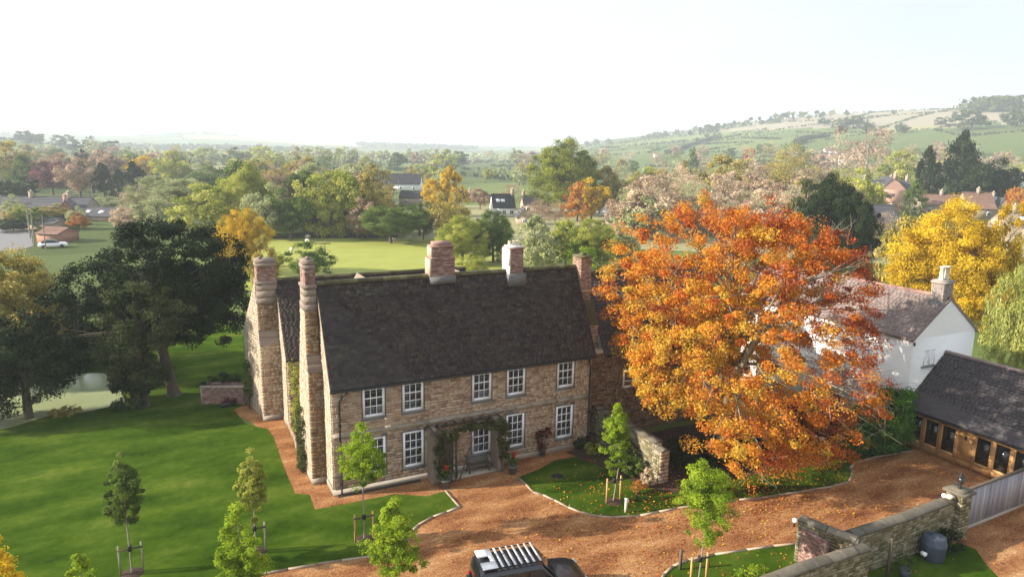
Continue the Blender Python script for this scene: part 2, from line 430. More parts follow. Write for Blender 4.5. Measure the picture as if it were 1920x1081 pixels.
PROTO = {}
def proto(kind, var, lod):
    """unit trees (crown about one unit wide and high), built once for each kind, variant and distance"""
    key = (kind, var, lod)
    if key in PROTO: return PROTO[key]
    rg = np.random.default_rng(abs(hash_(key)))
    nl = {-1: 90000, 0: 30000, 1: 9000, 2: 1500}[lod]; nc = {-1: 420, 0: 200, 1: 95, 2: 34}[lod]
    lf = {-1: .0145, 0: .023, 1: .042, 2: .10}[lod]; cl = {-1: .075, 0: .085, 1: .11, 2: .15}[lod]
    f, t = MB(), MB()
    sag = .06
    if kind == 'round':
        P, d = crown_pts(rg, nc, (.45, .45, .44), (0, 0, .53), .24)
        foliage(f, rg, P, d, nl, cl, lf)
    elif kind == 'wide':
        P, d = crown_pts(rg, nc, (.46, .46, .44), (0, 0, .5), .24, 'dome')
        foliage(f, rg, P, d, nl, cl, lf)
    elif kind == 'tall':
        P, d = crown_pts(rg, nc, (.44, .44, .46), (0, 0, .51), .28, 'egg')
        foliage(f, rg, P, d, nl, cl, lf)
    elif kind == 'conifer':
        P, d = crown_pts(rg, nc, (.46, .46, .47), (0, 0, .5), .25, 'cone')
        foliage(f, rg, P, d, nl, cl * .9, lf, flat=.6)
    elif kind == 'shrub':
        P, d = crown_pts(rg, nc, (.46, .46, .48), (0, 0, .48), .3, 'dome')
        P[:, 2] = np.abs(P[:, 2])
        foliage(f, rg, P, d, nl, cl * 1.1, lf)
    elif kind == 'weep':
        P, d = crown_pts(rg, nc, (.42, .42, .34), (0, 0, .62), .3)
        out = []; dd = []
        for q, e in zip(P, d):
            L_ = max(.05, (q[2] - .08) * rg.uniform(.5, 1)) if e[2] < .75 else .12
            for k in range(3):
                out.append(q - np.array([-e[0] * .03, -e[1] * .03, L_ * k / 2.2])); dd.append(e)
        foliage(f, rg, np.array(out), np.array(dd), int(nl * 1.3), cl * .6, lf * 1.3, flat=1.6, aspect=.3, droop=.8)
    elif kind == 'bare':
        P, d = crown_pts(rg, nc, (.44, .44, .42), (0, 0, .56), .3, inner=.4)
        foliage(f, rg, P, d, int(nl * .45), cl * 1.15, lf * .9, aspect=.25)
    nb = {-1: 60, 0: 40, 1: 14, 2: 5}[lod] * (3 if kind == 'bare' else 1)
    limbs(t, rg, P, (0, 0, -.01), (rg.normal() * .02, rg.normal() * .02, .82), .028 if kind != 'shrub' else .018, nb, sag=sag, seg=4 if lod > 0 else 6, sub=3 if kind == 'bare' and lod < 2 else 0)
    PROTO[key] = (f.mesh('crown_' + kind), t.mesh('trunk_' + kind))
    return PROTO[key]
def hash_(k):
    h = 7
    for c in str(k): h = (h * 131 + ord(c)) % 1000003
    return h
NAMES = {'round': 'broadleaf_tree', 'wide': 'spreading_tree', 'tall': 'tall_tree', 'conifer': 'conifer_tree', 'shrub': 'shrub', 'weep': 'willow_tree', 'bare': 'bare_tree'}
NT = [0]
def tree_at(p, wid, hgt, kind, leaf, label, group=None, lod=1, bark=None, cat=None, name=None, rz=None):
    NT[0] += 1
    var = {-1: 0, 0: NT[0] % 2, 1: NT[0] % 3, 2: NT[0] % 3}[lod]
    cm, tm = proto(kind, var, lod)
    rz = rng.uniform(0, 6.28) if rz is None else rz
    o = thing(name or NAMES[kind], label, cat or ('shrub' if kind == 'shrub' else 'tree'), tuple(p), rz, group, (wid, wid, hgt))
    for nm_, me_, m_ in (('trunk', tm, bark or M_bark), ('crown', cm, LM[leaf])):
        if not len(me_.materials): me_.materials.append(m_)
        c_ = link(nm_, me_, o); c_.material_slots[0].link = 'OBJECT'; c_.material_slots[0].material = m_
    return o
def tree_px(u, vb, vt, wpx, kind, leaf, label, group=None, lod=None, **k):
    p = G(u, vb)
    D = float(np.dot(p - CAM, FW))
    wid = wpx / F_PX * D
    hgt = max(.4, AT(u, vt, p)[2] - p[2])
    if lod is None: lod = 0 if D < 75 else (1 if D < 330 else 2)
    p[2] = float(terr(p[0], p[1])) - .05
    return tree_at(p, wid, hgt, kind, leaf, label, group, lod, **k)

# ------------------------------------------------------------------ terrain
def terrain():
    ca = math.degrees(-YAW)
    az = np.concatenate([np.arange(ca - 50, ca + 50, .25), np.arange(ca + 50, ca + 310, 4.0)])
    rr = np.concatenate([[0.5], np.geomspace(4, 9500, 230)])
    A, Rg = np.meshgrid(np.radians(az), rr)
    X = CAM[0] + np.sin(A) * Rg; Y = CAM[1] + np.cos(A) * Rg
    Z = terr(X, Y)
    m, n = A.shape
    V = np.stack([X, Y, Z], -1).reshape(-1, 3)
    i = np.arange(m - 1)[:, None] * n; j = np.arange(n)[None]; k = (j + 1) % n
    F = np.stack([i + j, i + n + j, i + n + k, i + k], -1).reshape(-1, 4)[:, ::-1]
    c = V[F].mean(1)
    ft = field_tone(c[:, 0], c[:, 1])
    mb = MB(); mb.add(V, F, ft)
    return mb
rf = np.random.default_rng(21)
FS = np.concatenate([rf.uniform((-1500, -200), (5200, 6500), (420, 2)), rf.uniform((100, 150), (1500, 1300), (70, 2))])
FTN = rf.choice([.30, .36, .42, .46, .52, .60, .68], len(FS), p=[.15, .2, .2, .15, .12, .1, .08])
def field_near(x, y):
    x = np.asarray(x, float).ravel(); y = np.asarray(y, float).ravel()
    o1 = np.empty(len(x), int); dd = np.empty(len(x)); o2 = np.empty(len(x), int)
    for a in range(0, len(x), 20000):
        d = np.hypot(x[a:a + 20000, None] - FS[None, :, 0], (y[a:a + 20000, None] - FS[None, :, 1]) * 1.3)
        ii = np.argpartition(d, 2, axis=1)[:, :2]
        v = np.take_along_axis(d, ii, 1)
        o = np.argsort(v, 1)
        ii = np.take_along_axis(ii, o, 1); v = np.take_along_axis(v, o, 1)
        o1[a:a + 20000] = ii[:, 0]; o2[a:a + 20000] = ii[:, 1]; dd[a:a + 20000] = v[:, 1] - v[:, 0]
    return o1, dd, o2
def field_tone(x, y):
    i, _, _ = field_near(x, y)
    t = FTN[i].copy()
    dx, dy = x - CAM[0], y - CAM[1]
    r = np.hypot(dx, dy); az = np.degrees(np.arctan2(dx, dy))
    t = np.where(r < 130, .40, t)
    t = np.where((x < -8) & (y > 32), .30, t)
    mix = np.sin(x * .05 + 1) * np.cos(y * .043) + .5 * np.sin(x * .11 + y * .07)
    t = np.where((r >= 130) & (r < 560) & (x > 170), .25 + .04 * mix, t)
    t = np.where((r >= 130) & (r < 480) & (x < 30), .23 + .04 * mix, t)
    u_az = np.degrees(-YAW)
    zz = terr(x, y)
    top = (r > 900) & (zz > 66 + 6 * np.sin(x * .004 + 1)) & (az > u_az)
    t = np.where(top, .86 + .05 * np.sin(x * .004), t)
    return t
M_terr = mat('pasture_ground', [(.025, .04, .012), (.05, .07, .02), (.09, .12, .035), (.12, .165, .045), (.21, .235, .09), (.32, .30, .17), (.30, .26, .21), (.22, .18, .15)], tone=1.0, ns=.05, na=.09, rough=.9, spec=.1, det=8, big=(.5, .05))
terrain_o = struct('terrain', terrain(), M_terr)

def pxpoly(pts, z): return [tuple(G0(u, v)[:2]) for u, v in pts]
def wob(poly, step=.8, amp=.05):
    out = []
    for a, b in zip(poly, poly[1:] + poly[:1]):
        a, b = np.array(a), np.array(b); n = max(1, int(np.linalg.norm(b - a) / step))
        for i in range(n): out.append(tuple(a + (b - a) * i / n + rng.normal(size=2) * amp * (i > 0)))
    return out
# paddock behind the house, sunny short grass
M_pad = mat('paddock_grass', [(.17, .20, .03), (.26, .29, .05), (.33, .35, .075), (.38, .38, .11)], ns=.25, na=.35, rough=.8, bump=.2, bs=10)
struct('paddock', MB().sheet(pxpoly([(420, 447), (820, 447), (1010, 450), (1180, 470), (1180, 520), (1000, 545), (420, 545)], 0), .06), M_pad)
# gravel court and drive
gravel_poly = [(-3.0, 17.2), (-6.2, 17.6), (-6.0, 16.0), (-3.6, 14.3), (-2.6, 12.0), (-2.1, 10.4), (-1.9, 7), (-2.0, 3), (-2.3, -2), (-3.4, -4.2), (-9, -5.2), (-16, -6.5), (-12, -26), (60, -30), (60, -14.5), (36, -8.0), (33.5, -8.0), (33.5, -5), (15.4, 2), (0.2, 2), (0.2, 14)]
struct('gravel_drive', MB().sheet(wob(gravel_poly), .012), M_gravel)
# lawns laid over it
LW = [(0, 735), (60, 790), (150, 775), (225, 765), (330, 752), (352, 770), (440, 770), (458, 792), (486, 801), (502, 804), (513, 820), (531, 873), (553, 925), (580, 927), (590, 955), (650, 944), (690, 936), (740, 926), (800, 930), (835, 920), (862, 951), (838, 960), (812, 969), (785, 984), (766, 1002), (754, 1024), (735, 1037), (698, 1043), (640, 1051), (595, 1058), (483, 1078), (400, 1097), (300, 1125), (100, 1190), (-400, 1260), (-700, 900), (-700, 735)]
lawn = pxpoly(LW, 0)
struct('lawn', MB().sheet(lawn, .022, .5), M_grass)
LN = [(970, 895), (985, 907), (1000, 923), (1018, 928), (1040, 938), (1065, 951), (1090, 961), (1120, 968), (1150, 970), (1200, 967), (1270, 953), (1350, 941), (1420, 934), (1500, 922), (1560, 912), (1592, 903), (1598, 890), (1594, 878), (1603, 868), (1640, 857), (1712, 845), (1690, 800), (1500, 790), (1300, 800), (1165, 850), (1106, 853), (1082, 856), (1040, 863), (1012, 879)]
struct('court_lawn', MB().sheet(pxpoly(LN, 0), .024, .30), M_grass)
LS = [(1238, 1090), (1246, 1076), (1262, 1062), (1290, 1050), (1340, 1040), (1400, 1031), (1450, 1024), (1510, 1018), (1560, 1020), (1500, 1060), (1400, 1100), (1300, 1180), (1240, 1150)]
struct('gate_lawn', MB().sheet(pxpoly(LS, 0), .026, .45), M_grass)
LG = [(1600, 1050), (1740, 1022), (1800, 1018), (1830, 1030), (1850, 1060), (1900, 1110), (1500, 1180)]
struct('verge_grass', MB().sheet(pxpoly(LG, 0), .028, .3), M_grass)
struct('rear_lawn', MB().sheet([(-26, 13), (-5, 13.5), (-2.2, 16), (-.8, 16), (-.8, 40), (-9, 44), (-26, 40)], .016, .55), M_grass)
# soil beds
struct('flower_bed', MB().sheet([(0.2, 0), (0.1, -.35), (4.6, -.4), (4.6, 0)], .030, .6), M_soil)
struct('border_bed', MB().sheet(wob([(15.5, .4), (13.6, -.4), (14.4, -2.6), (15.2, -5.8), (16.3, -7.2), (17.2, -6.9), (16.6, 0)], .6, .08), .034, .6), M_soil)
struct('under_tree_bed', MB().sheet(wob([(17, -6), (19, -7.2), (24, -7.6), (26.5, -8.2), (29, -7.6), (33, -7.8), (33, 0), (17, 0)], 1, .1), .036, .3), M_soil)
# stone edging
def kerb_line(mb, pts, z=.0, w_=.11, h=.07):
    P = [np.array(p) for p in pts]
    for a, b in zip(P, P[1:]):
        d = b - a; L_ = np.linalg.norm(d); n = max(1, int(L_ / .9))
        for i in range(n):
            c = a + d * (i + .5) / n
            an = math.atan2(d[1], d[0]) + rng.normal() * .01
            Rm = [[math.cos(an), -math.sin(an), 0], [math.sin(an), math.cos(an), 0], [0, 0, 1]]
            mb.mbox((c[0], c[1], z + h / 2), L_ / n * .97, w_, h + rng.normal() * .006, Rm, rng.uniform())
kb = MB()
kerb_line(kb, pxpoly(LW[19:31], 0)); kerb_line(kb, pxpoly(LN[0:21], 0)); kerb_line(kb, pxpoly(LS[0:8], 0))
kerb_line(kb, [(-.62, 11.8), (-.58, 10.2), (-.58, 8.2), (-.75, 6.0)], 0, .2, .3)
struct('kerb', kb, M_kerb)
# pond
def curve_ring(pts, n=8):
    P = np.array(pts); m = len(P); out = []
    for i in range(m):
        a, b, c, d = P[(i - 1) % m], P[i], P[(i + 1) % m], P[(i + 2) % m]
        for k in range(n):
            t = k / n
            out.append(tuple(.5 * ((2 * b) + (c - a) * t + (2 * a - 5 * b + 4 * c - d) * t * t + (3 * b - a - 3 * c + d) * t ** 3)))
    return out
pond = curve_ring([(-10.3, 19.2), (-10.4, 21.5), (-10.8, 25.6), (-13, 27.5), (-17, 26.6), (-22, 24), (-22, 19.5), (-17.4, 17.0), (-14.5, 18.4), (-12.6, 18.4)])
struct('pond_water', MB().sheet(pond, .05, .5), M_pond)
# fallen leaves
def litter(n, fn, size, name, m, z=.05):
    P = np.array([fn() for _ in range(n)])
    mb = MB(); C = np.column_stack([P, np.full(n, z)])
    an = rng.uniform(0, 6.28, n); s = rng.uniform(.6, 1.4, n) * size
    a = np.column_stack([np.cos(an), np.sin(an), rng.normal(size=n) * .3]) * s[:, None] * .5
    b = np.column_stack([-np.sin(an), np.cos(an), rng.normal(size=n) * .3]) * s[:, None] * .35
    mb.add(np.stack([C - a, C + b, C + a, C - b], 1).reshape(-1, 3), np.arange(4 * n).reshape(n, 4), rng.uniform(size=n))
    return mb.build(name, m, kind='stuff')
tag(litter(5000, lambda: (rng.normal(20, 6.5), rng.normal(-8.5, 3.2)), .10, 'fallen_leaves', LM['beech']), 'rusty fallen beech leaves scattered over drive and shaded lawn', 'leaves')

# ------------------------------------------------------------------ stonework and tiling
def stone_rows(L_, H_, holes, hr, wr, rg, lim=None):
    out = []; z = 0.0
    while z < H_ - .04:
        h = min(rg.uniform(*hr), H_ - z)
        a0, a1 = (0, L_) if lim is None else lim(z + h * .6)
        iv = [(a0, a1)]
        for (x0, x1, z0, z1) in holes:
            if z + h > z0 + .02 and z < z1 - .02:
                nv = []
                for a, b in iv:
                    if x1 <= a or x0 >= b: nv.append((a, b)); continue
                    if x0 > a: nv.append((a, x0))
                    if x1 < b: nv.append((x1, b))
                iv = nv
        for a, b in iv:
            x = a
            while x < b - .03:
                w_ = rg.uniform(*wr)
                if b - x - w_ < .12: w_ = b - x
                out.append((x + w_ / 2, z + h / 2, w_, h)); x += w_
        z += h
    return out
UNIT = {}
def unit_piece(mat_, i, name):
    k = (mat_.name, i)
    if k not in UNIT:
        rg = np.random.default_rng(100 + i)
        mb = MB()
        V = np.array([(x, y, z) for z in (-.5, .5) for y in (-.5, .5) for x in (-.5, .5)], float)
        V[:, [0, 2]] += rg.normal(size=(8, 2)) * .03
        F = [(0, 2, 3, 1), (4, 5, 7, 6), (0, 1, 5, 4), (2, 6, 7, 3), (0, 4, 6, 2), (1, 3, 7, 5)]
        mb.add(V, F, (i % 12 + .5) / 12)
        me = mb.mesh(name); me.materials.append(mat_); UNIT[k] = me
    return UNIT[k]
def clad(parent, O, U, N_, stones, m, singles=0, near=None, name='stone', stuff='stonework', joint=.024, thick=.07, toner=None):
    """lay stones on a wall plane: the ones nearest the viewer as parts, the others joined"""
    O = np.array(O, float); U = np.array(U, float); N_ = np.array(N_, float); Zv = np.array([0, 0, 1.])
    Rm = np.stack([U, N_, Zv], 1)
    order = sorted(range(len(stones)), key=lambda i: near(stones[i]) if near else i)
    pick = set(order[:singles])
    mb = MB(); par = 0
    for i, (x, z, w_, h) in enumerate(stones):
        pr = rng.uniform(.0, .022)
        c = O + U * x + Zv * z + N_ * (pr + thick / 2 - .03)
        t = rng.integers(0, 12)
        if toner is not None: t = int(np.clip(toner(x, z) * 12 + rng.normal() * 2, 0, 11))
        if i in pick:
            o = link(name, unit_piece(m, t, name), parent)
            Mx = Matrix.Identity(4)
            for r_ in range(3):
                Mx[r_][0] = Rm[r_, 0] * (w_ - joint); Mx[r_][1] = Rm[r_, 1] * thick; Mx[r_][2] = Rm[r_, 2] * (h - joint); Mx[r_][3] = c[r_]
            o.matrix_local = Mx
        else:
            mb.mbox(c, w_ - joint, thick, h - joint, Rm, (t + .5) / 12)
    if mb.n: mb.build(stuff, m, parent, kind='stuff')
def tile_slope(parent, E0, U, S, N_, L_, SL, m, course=.27, tw=(.22, .4), singles=0, near=None, name='roof_tile', stuff='roof_tiles', lim=None, toner=None, thick=.03):
    E0, U, S, N_ = (np.array(a, float) for a in (E0, U, S, N_))
    tilt = .09
    S2 = S * math.cos(tilt) - N_ * math.sin(tilt); N2 = np.cross(U, S2); N2 = N2 * np.sign(np.dot(N2, N_))
    Rm = np.stack([U, S2, N2], 1)
    rows = int(SL / course); T = []
    for r_ in range(rows):
        s = (r_ + .5) * SL / rows
        a, b = (0, L_) if lim is None else lim(s)
        x = a - (r_ % 2) * .12
        while x < b:
            w_ = rng.uniform(*tw); x1 = min(x + w_, b); xx = max(x, a)
            if x1 - xx > .05: T.append(((xx + x1) / 2, s, x1 - xx))
            x += w_
    order = sorted(range(len(T)), key=lambda i: near(T[i]) if near else i)
    pick = set(order[:singles]); mb = MB()
    cl = SL / rows * 1.22
    for i, (x, s, w_) in enumerate(T):
        c = E0 + U * x + S * s + N_ * (.035 + rng.normal() * .005)
        t = int(np.clip(5.5 + rng.normal() * 2.6, 0, 11))
        if toner is not None: t = int(np.clip(t + toner(x, s) * 12, 0, 11))
        if i in pick:
            o = link(name, unit_piece(m, t, name), parent)
            Mx = Matrix.Identity(4)
            for r_ in range(3):
                Mx[r_][0] = Rm[r_, 0] * (w_ - .012); Mx[r_][1] = Rm[r_, 1] * cl; Mx[r_][2] = Rm[r_, 2] * thick; Mx[r_][3] = c[r_]
            o.matrix_local = Mx
        else:
            mb.mbox(c, w_ - .012, cl, thick, Rm, (t + .5) / 12)
    if mb.n: mb.build(stuff, m, parent, kind='stuff')
def wall_holes(mb, x0, x1, y, z0, z1, holes, th=.45, tone=.5):
    """wall slab in the xz plane, front face at y, with real openings"""
    xs = sorted({x0, x1} | {h[0] for h in holes} | {h[1] for h in holes})
    for a, b in zip(xs, xs[1:]):
        c = (a + b) / 2; zz = [z0]
        for h in sorted([h for h in holes if h[0] < c < h[1]], key=lambda h: h[2]): zz += [h[2], h[3]]
        zz.append(z1)
        for i in range(0, len(zz), 2):
            if zz[i + 1] - zz[i] > .001: mb.box(a, b, y, y + th, zz[i], zz[i + 1], tone)

# ------------------------------------------------------------------ sash window (frame > panes)
PANE = {}
def pane_mesh(w_, h, i):
    k = (round(w_, 3), round(h, 3), i)
    if k not in PANE:
        a, b = random.uniform(-.012, .012), random.uniform(-.012, .012)
        mb = MB()
        V = [(-w_ / 2, a, -h / 2), (w_ / 2, -a, -h / 2), (w_ / 2, b, h / 2), (-w_ / 2, -b, h / 2)]
        V += [(x, y + .012, z) for x, y, z in V]
        mb.add(V, [(0, 1, 2, 3), (7, 6, 5, 4), (0, 4, 5, 1), (1, 5, 6, 2), (2, 6, 7, 3), (3, 7, 4, 0)], (0, .15, .3, .7, 1)[i])
        me = mb.mesh('pane'); me.materials.append(M_glass); PANE[k] = me
    return PANE[k]
def sash(parent, O, w_, h, cols=3, rows=4, m=None, rz=0.0, fr=.115, bar=.038, name='window', label=None, mid=True, sill=True):
    """a window facing local -y; O is its lower left corner in the parent's space"""
    mb = MB()
    mb.box(0, fr, -.03, .10, 0, h); mb.box(w_ - fr, w_, -.03, .10, 0, h)
    mb.box(fr, w_ - fr, -.03, .10, 0, fr * 1.1); mb.box(fr, w_ - fr, -.03, .10, h - fr, h)
    gx0, gx1, gz0, gz1 = fr, w_ - fr, fr * 1.1, h - fr
    pw = (gx1 - gx0 - bar * (cols - 1)) / cols; ph = (gz1 - gz0 - bar * (rows - 1)) / rows
    for i in range(1, cols):
        x = gx0 + i * pw + (i - 1) * bar; mb.box(x, x + bar, .002, .05, gz0, gz1)
    for j in range(1, rows):
        z = gz0 + j * ph + (j - 1) * bar; e = .012 if (mid and j == rows // 2) else 0
        mb.box(gx0, gx1, -.004 - e, .048, z - e, z + bar + e)
    wo_ = mb.build(name, m or M_white, parent, loc=O)
    wo_.rotation_euler = (0, 0, rz)
    if label: wo_['label'] = label
    for i in range(cols):
        for j in range(rows):
            p_ = link('pane', pane_mesh(pw, ph, random.choice((3, 4, 2)) if j == 0 else random.choice((0, 1, 0, 2, 1, 3))), wo_, (gx0 + i * (pw + bar) + pw / 2, .028, gz0 + j * (ph + bar) + ph / 2))  # bottom row paler: sky reflection put into the pane colour
    return wo_

# ------------------------------------------------------------------ farmhouse
H = thing('farmhouse', 'long ironstone farmhouse with dark slate roof, tall chimneys and white sash windows', 'house')
HW, HR, DH, LX, WW, WH = 6.12, 10.6, 2.45, 15.45, 1.15, 2.0
ZU, ZL = 4.0, .84
wx = [1.58, 3.70, 7.69, 9.82, 13.10]
holes = [(x, x + WW, ZU, ZU + WH) for x in wx] + [(x, x + WW, ZL, ZL + WH) for x in wx]
hb = MB()
wall_holes(hb, 0, LX, 0, 0, HW, holes)
hb.box(0, .45, .45, 2 * DH, 0, HW); hb.box(LX - .45, LX, .45, 2 * DH, 0, HW)
hb.box(.45, LX - .45, 2 * DH - .45, 2 * DH, 0, HW)
for x0 in (0, LX - .45): hb.prism([(x0, 0, HW), (x0, 2 * DH, HW), (x0, DH, HR)], (.45, 0, 0))
hb.build('wall', M_mortar, H)
rs = np.random.default_rng(5)
BAND = (0, LX, 3.12, 3.30)
front = stone_rows(LX, HW - .08, [(a - .07, b + .07, c - .14, d + .02) for a, b, c, d in holes] + [BAND, (0, LX, 0, .3)], (.11, .18), (.17, .44), rs)
clad(H, (0, 0, 0), (1, 0, 0), (0, -1, 0), front, M_stone, 300, near=lambda s: s[0] * 1.0 + abs(s[1] - 5) * .4)
gl = lambda z: (0, 2 * DH) if z < HW else ((z - HW) / (HR - HW) * DH + .05, 2 * DH - (z - HW) / (HR - HW) * DH - .05)
gs = stone_rows(2 * DH, HR, [(0, 9, 0, .25)], (.14, .24), (.2, .5), rs, gl)
clad(H, (0, 0, 0), (0, 1, 0), (-1, 0, 0), gs, M_sunlit_stone)
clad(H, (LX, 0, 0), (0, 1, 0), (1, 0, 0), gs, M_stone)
# plinth, string course, reveals, sills
mb = MB()
mb.box(-.07, LX + .02, -.09, .0, 0, .32, .6); mb.box(-.07, 0, 0, 2 * DH, 0, .32, .6)
mb.build('plinth', M_dress, H)
mb = MB()
x = 0
while x < LX:
    L_ = rs.uniform(.6, 1.1); mb.box(x, min(x + L_ - .015, LX), -.11 - rs.uniform(0, .02), .0, 3.13, 3.29, rs.uniform(0, .4)); x += L_
mb.build('string_course', M_dress, H)
for a, b, c, d in holes:
    s = MB().box(a - .08, b + .08, -.10, .12, c - .14, c - .005).build('sill', M_sill, H)
    if c > 3: MB().box(a - .07, a, -.045, .1, c, d, .4).box(b, b + .07, -.045, .1, c, d, .4).build('surround', M_sill, H)
    else:
        MB().box(a - .10, a, -.045, .1, c, d, .4).box(b, b + .10, -.045, .1, c, d, .4).box(a - .12, b + .12, -.05, .1, d, d + .16, .3).build('surround', M_sill, H)
    sash(H, (a, -.015, c), b - a, d - c)
    MB().box(a, b, .16, .2, c, d, .1).build('dark_backing', M_black, H)  # black sheet standing in for the unlit room behind the panes
# roof
sl_ = math.hypot(DH + .25, (HR - HW) * (DH + .25) / DH)
Sv = np.array([0, DH, HR - HW]); Sv /= np.linalg.norm(Sv)
Nv = np.array([0, -(HR - HW), DH]); Nv /= np.linalg.norm(Nv)
ez = HW - .25 * (HR - HW) / DH
mb = MB()
mb.prism([(-.05, -.25, ez), (-.05, DH, HR), (-.05, DH, HR + .12), (-.05, -.25, ez + .12)], (LX + .2, 0, 0))
mb.prism([(-.05, 2 * DH + .25, ez), (-.05, 2 * DH + .25, ez + .12), (-.05, DH, HR + .12), (-.05, DH, HR)], (LX + .2, 0, 0))
roof = mb.build('roof', M_tile, H)
patch = lambda x, s: (.42 if (math.hypot(x - 11.0, (s - 3.4) * 1.1) < .5 and rng.uniform() < .55) else 0) + (.22 if s > sl_ - .75 and rng.uniform() < .5 else 0) + (.05 * math.sin(x * 1.3 + s))
tile_slope(roof, (-.08, -.27, ez + .10), (1, 0, 0), Sv, Nv, LX + .24, sl_, M_tile, .165, (.18, .36), 300, near=lambda t: t[0] + t[1] * .8, toner=patch)
Sb = Sv * (1, -1, 1); Nb = Nv * (1, -1, 1)
tile_slope(roof, (-.08, 2 * DH + .27, ez + .10), (1, 0, 0), Sb, Nb, LX + .24, sl_, M_tile, .3, (.3, .6))
mb = MB(); x = -.1
while x < LX + .1:
    L_ = rs.uniform(.4, .5); mb.prism([(x, DH - .2, HR + .05), (x, DH - .1, HR + .24 + rs.normal() * .012), (x, DH + .1, HR + .24), (x, DH + .2, HR + .05)], (L_ - .015, 0, 0), rs.uniform()); x += L_
mb.build('ridge_tiles', M_moss, roof)
# verge coping lit cream on the west gable
mb = MB(); mb.prism([(-.10, -.2, ez - .02), (-.10, DH, HR - .02), (-.10, DH, HR + .13), (-.10, -.2, ez + .11)], (.06, 0, 0)); mb.build('verge', M_sunlit_stone, roof)
# gutter and downpipes
mb = MB(); mb.tube([(-.1, -.36, ez + .02), (LX + .1, -.36, ez + .02)], .06, 8); mb.build('gutter', M_black, H)
def downpipe(par, x, y, zt, off=-.36, mx_=.35):
    mb = MB(); mb.tube([(x + mx_, off + y, zt), (x + mx_, off + y, zt - .1), (x + mx_ * .6, y - .2, zt - .25), (x, y - .13, zt - .55), (x, y - .13, .1), (x, y - .25, .02)], .048, 8)
    for z in (.6, 2.2, 3.8, 5.2):
        if z < zt - .6: mb.box(x - .08, x + .08, y - .17, y - .02, z, z + .06)
    return mb.build('downpipe', M_black, par)
downpipe(H, .36, 0, ez); downpipe(H, LX - .12, 0, ez, mx_=-.2)
MB().box(1.05, 1.42, -.16, -.03, 5.6, 5.86).build('alarm_box', M_white, H)
# satellite-like small vent pipe
def brick_courses(mb, x0, x1, y0, y1, z0, z1, bh=.085, tone=None, joint=.012):
    """stack built of brick courses: each brick a block"""
    z = z0; k = 0
    mb.box(x0 + .03, x1 - .03, y0 + .03, y1 - .03, z0, z1 - .01, .1)
    while z < z1 - .02:
        for (ax, a0, a1, f0, f1) in (('x', x0, x1, y0, y0 + .1), ('x', x0, x1, y1 - .1, y1), ('y', y0 + .1, y1 - .1, x0, x0 + .1), ('y', y0 + .1, y1 - .1, x1 - .1, x1)):
            q = a0 - (.11 if k % 2 else 0)
            while q < a1 - .01:
                b0, b1 = max(q, a0), min(q + .22, a1)
                if b1 - b0 > .02:
                    t = rng.uniform() if tone is None else np.clip(tone + rng.normal() * .15, 0, 1)
                    e = rng.uniform(0, .012)
                    if ax == 'x': mb.box(b0, b1 - joint, f0 - (e if f0 == y0 else 0), f1 + (e if f1 == y1 else 0), z, z + bh - joint, t)
                    else: mb.box(f0 - (e if f0 == x0 else 0), f1 + (e if f1 == x1 else 0), b0, b1 - joint, z, z + bh - joint, t)
                q += .22
        z += bh; k += 1
def faced(par, x0, x1, y0, y1, z0, z1, m=M_stone, mw=M_sunlit_stone, sides='fwb', core=M_mortar, nm='stone', singles=0):
    """block of walling with stones on the faces"""
    MB().box(x0 + .01, x1 - .01, y0 + .01, y1 - .01, z0, z1).build('core', core, par)
    if 'f' in sides: clad(par, (x0 - .05, y0, z0), (1, 0, 0), (0, -1, 0), stone_rows(x1 - x0 + .09, z1 - z0, [], (.13, .24), (.18, .42), rs), m)
    if 'w' in sides: clad(par, (x0, y0, z0), (0, 1, 0), (-1, 0, 0), stone_rows(y1 - y0, z1 - z0, [], (.13, .24), (.2, .45), rs), mw)
    if 'e' in sides: clad(par, (x1, y0, z0), (0, 1, 0), (1, 0, 0), stone_rows(y1 - y0, z1 - z0, [], (.13, .24), (.2, .45), rs), m)
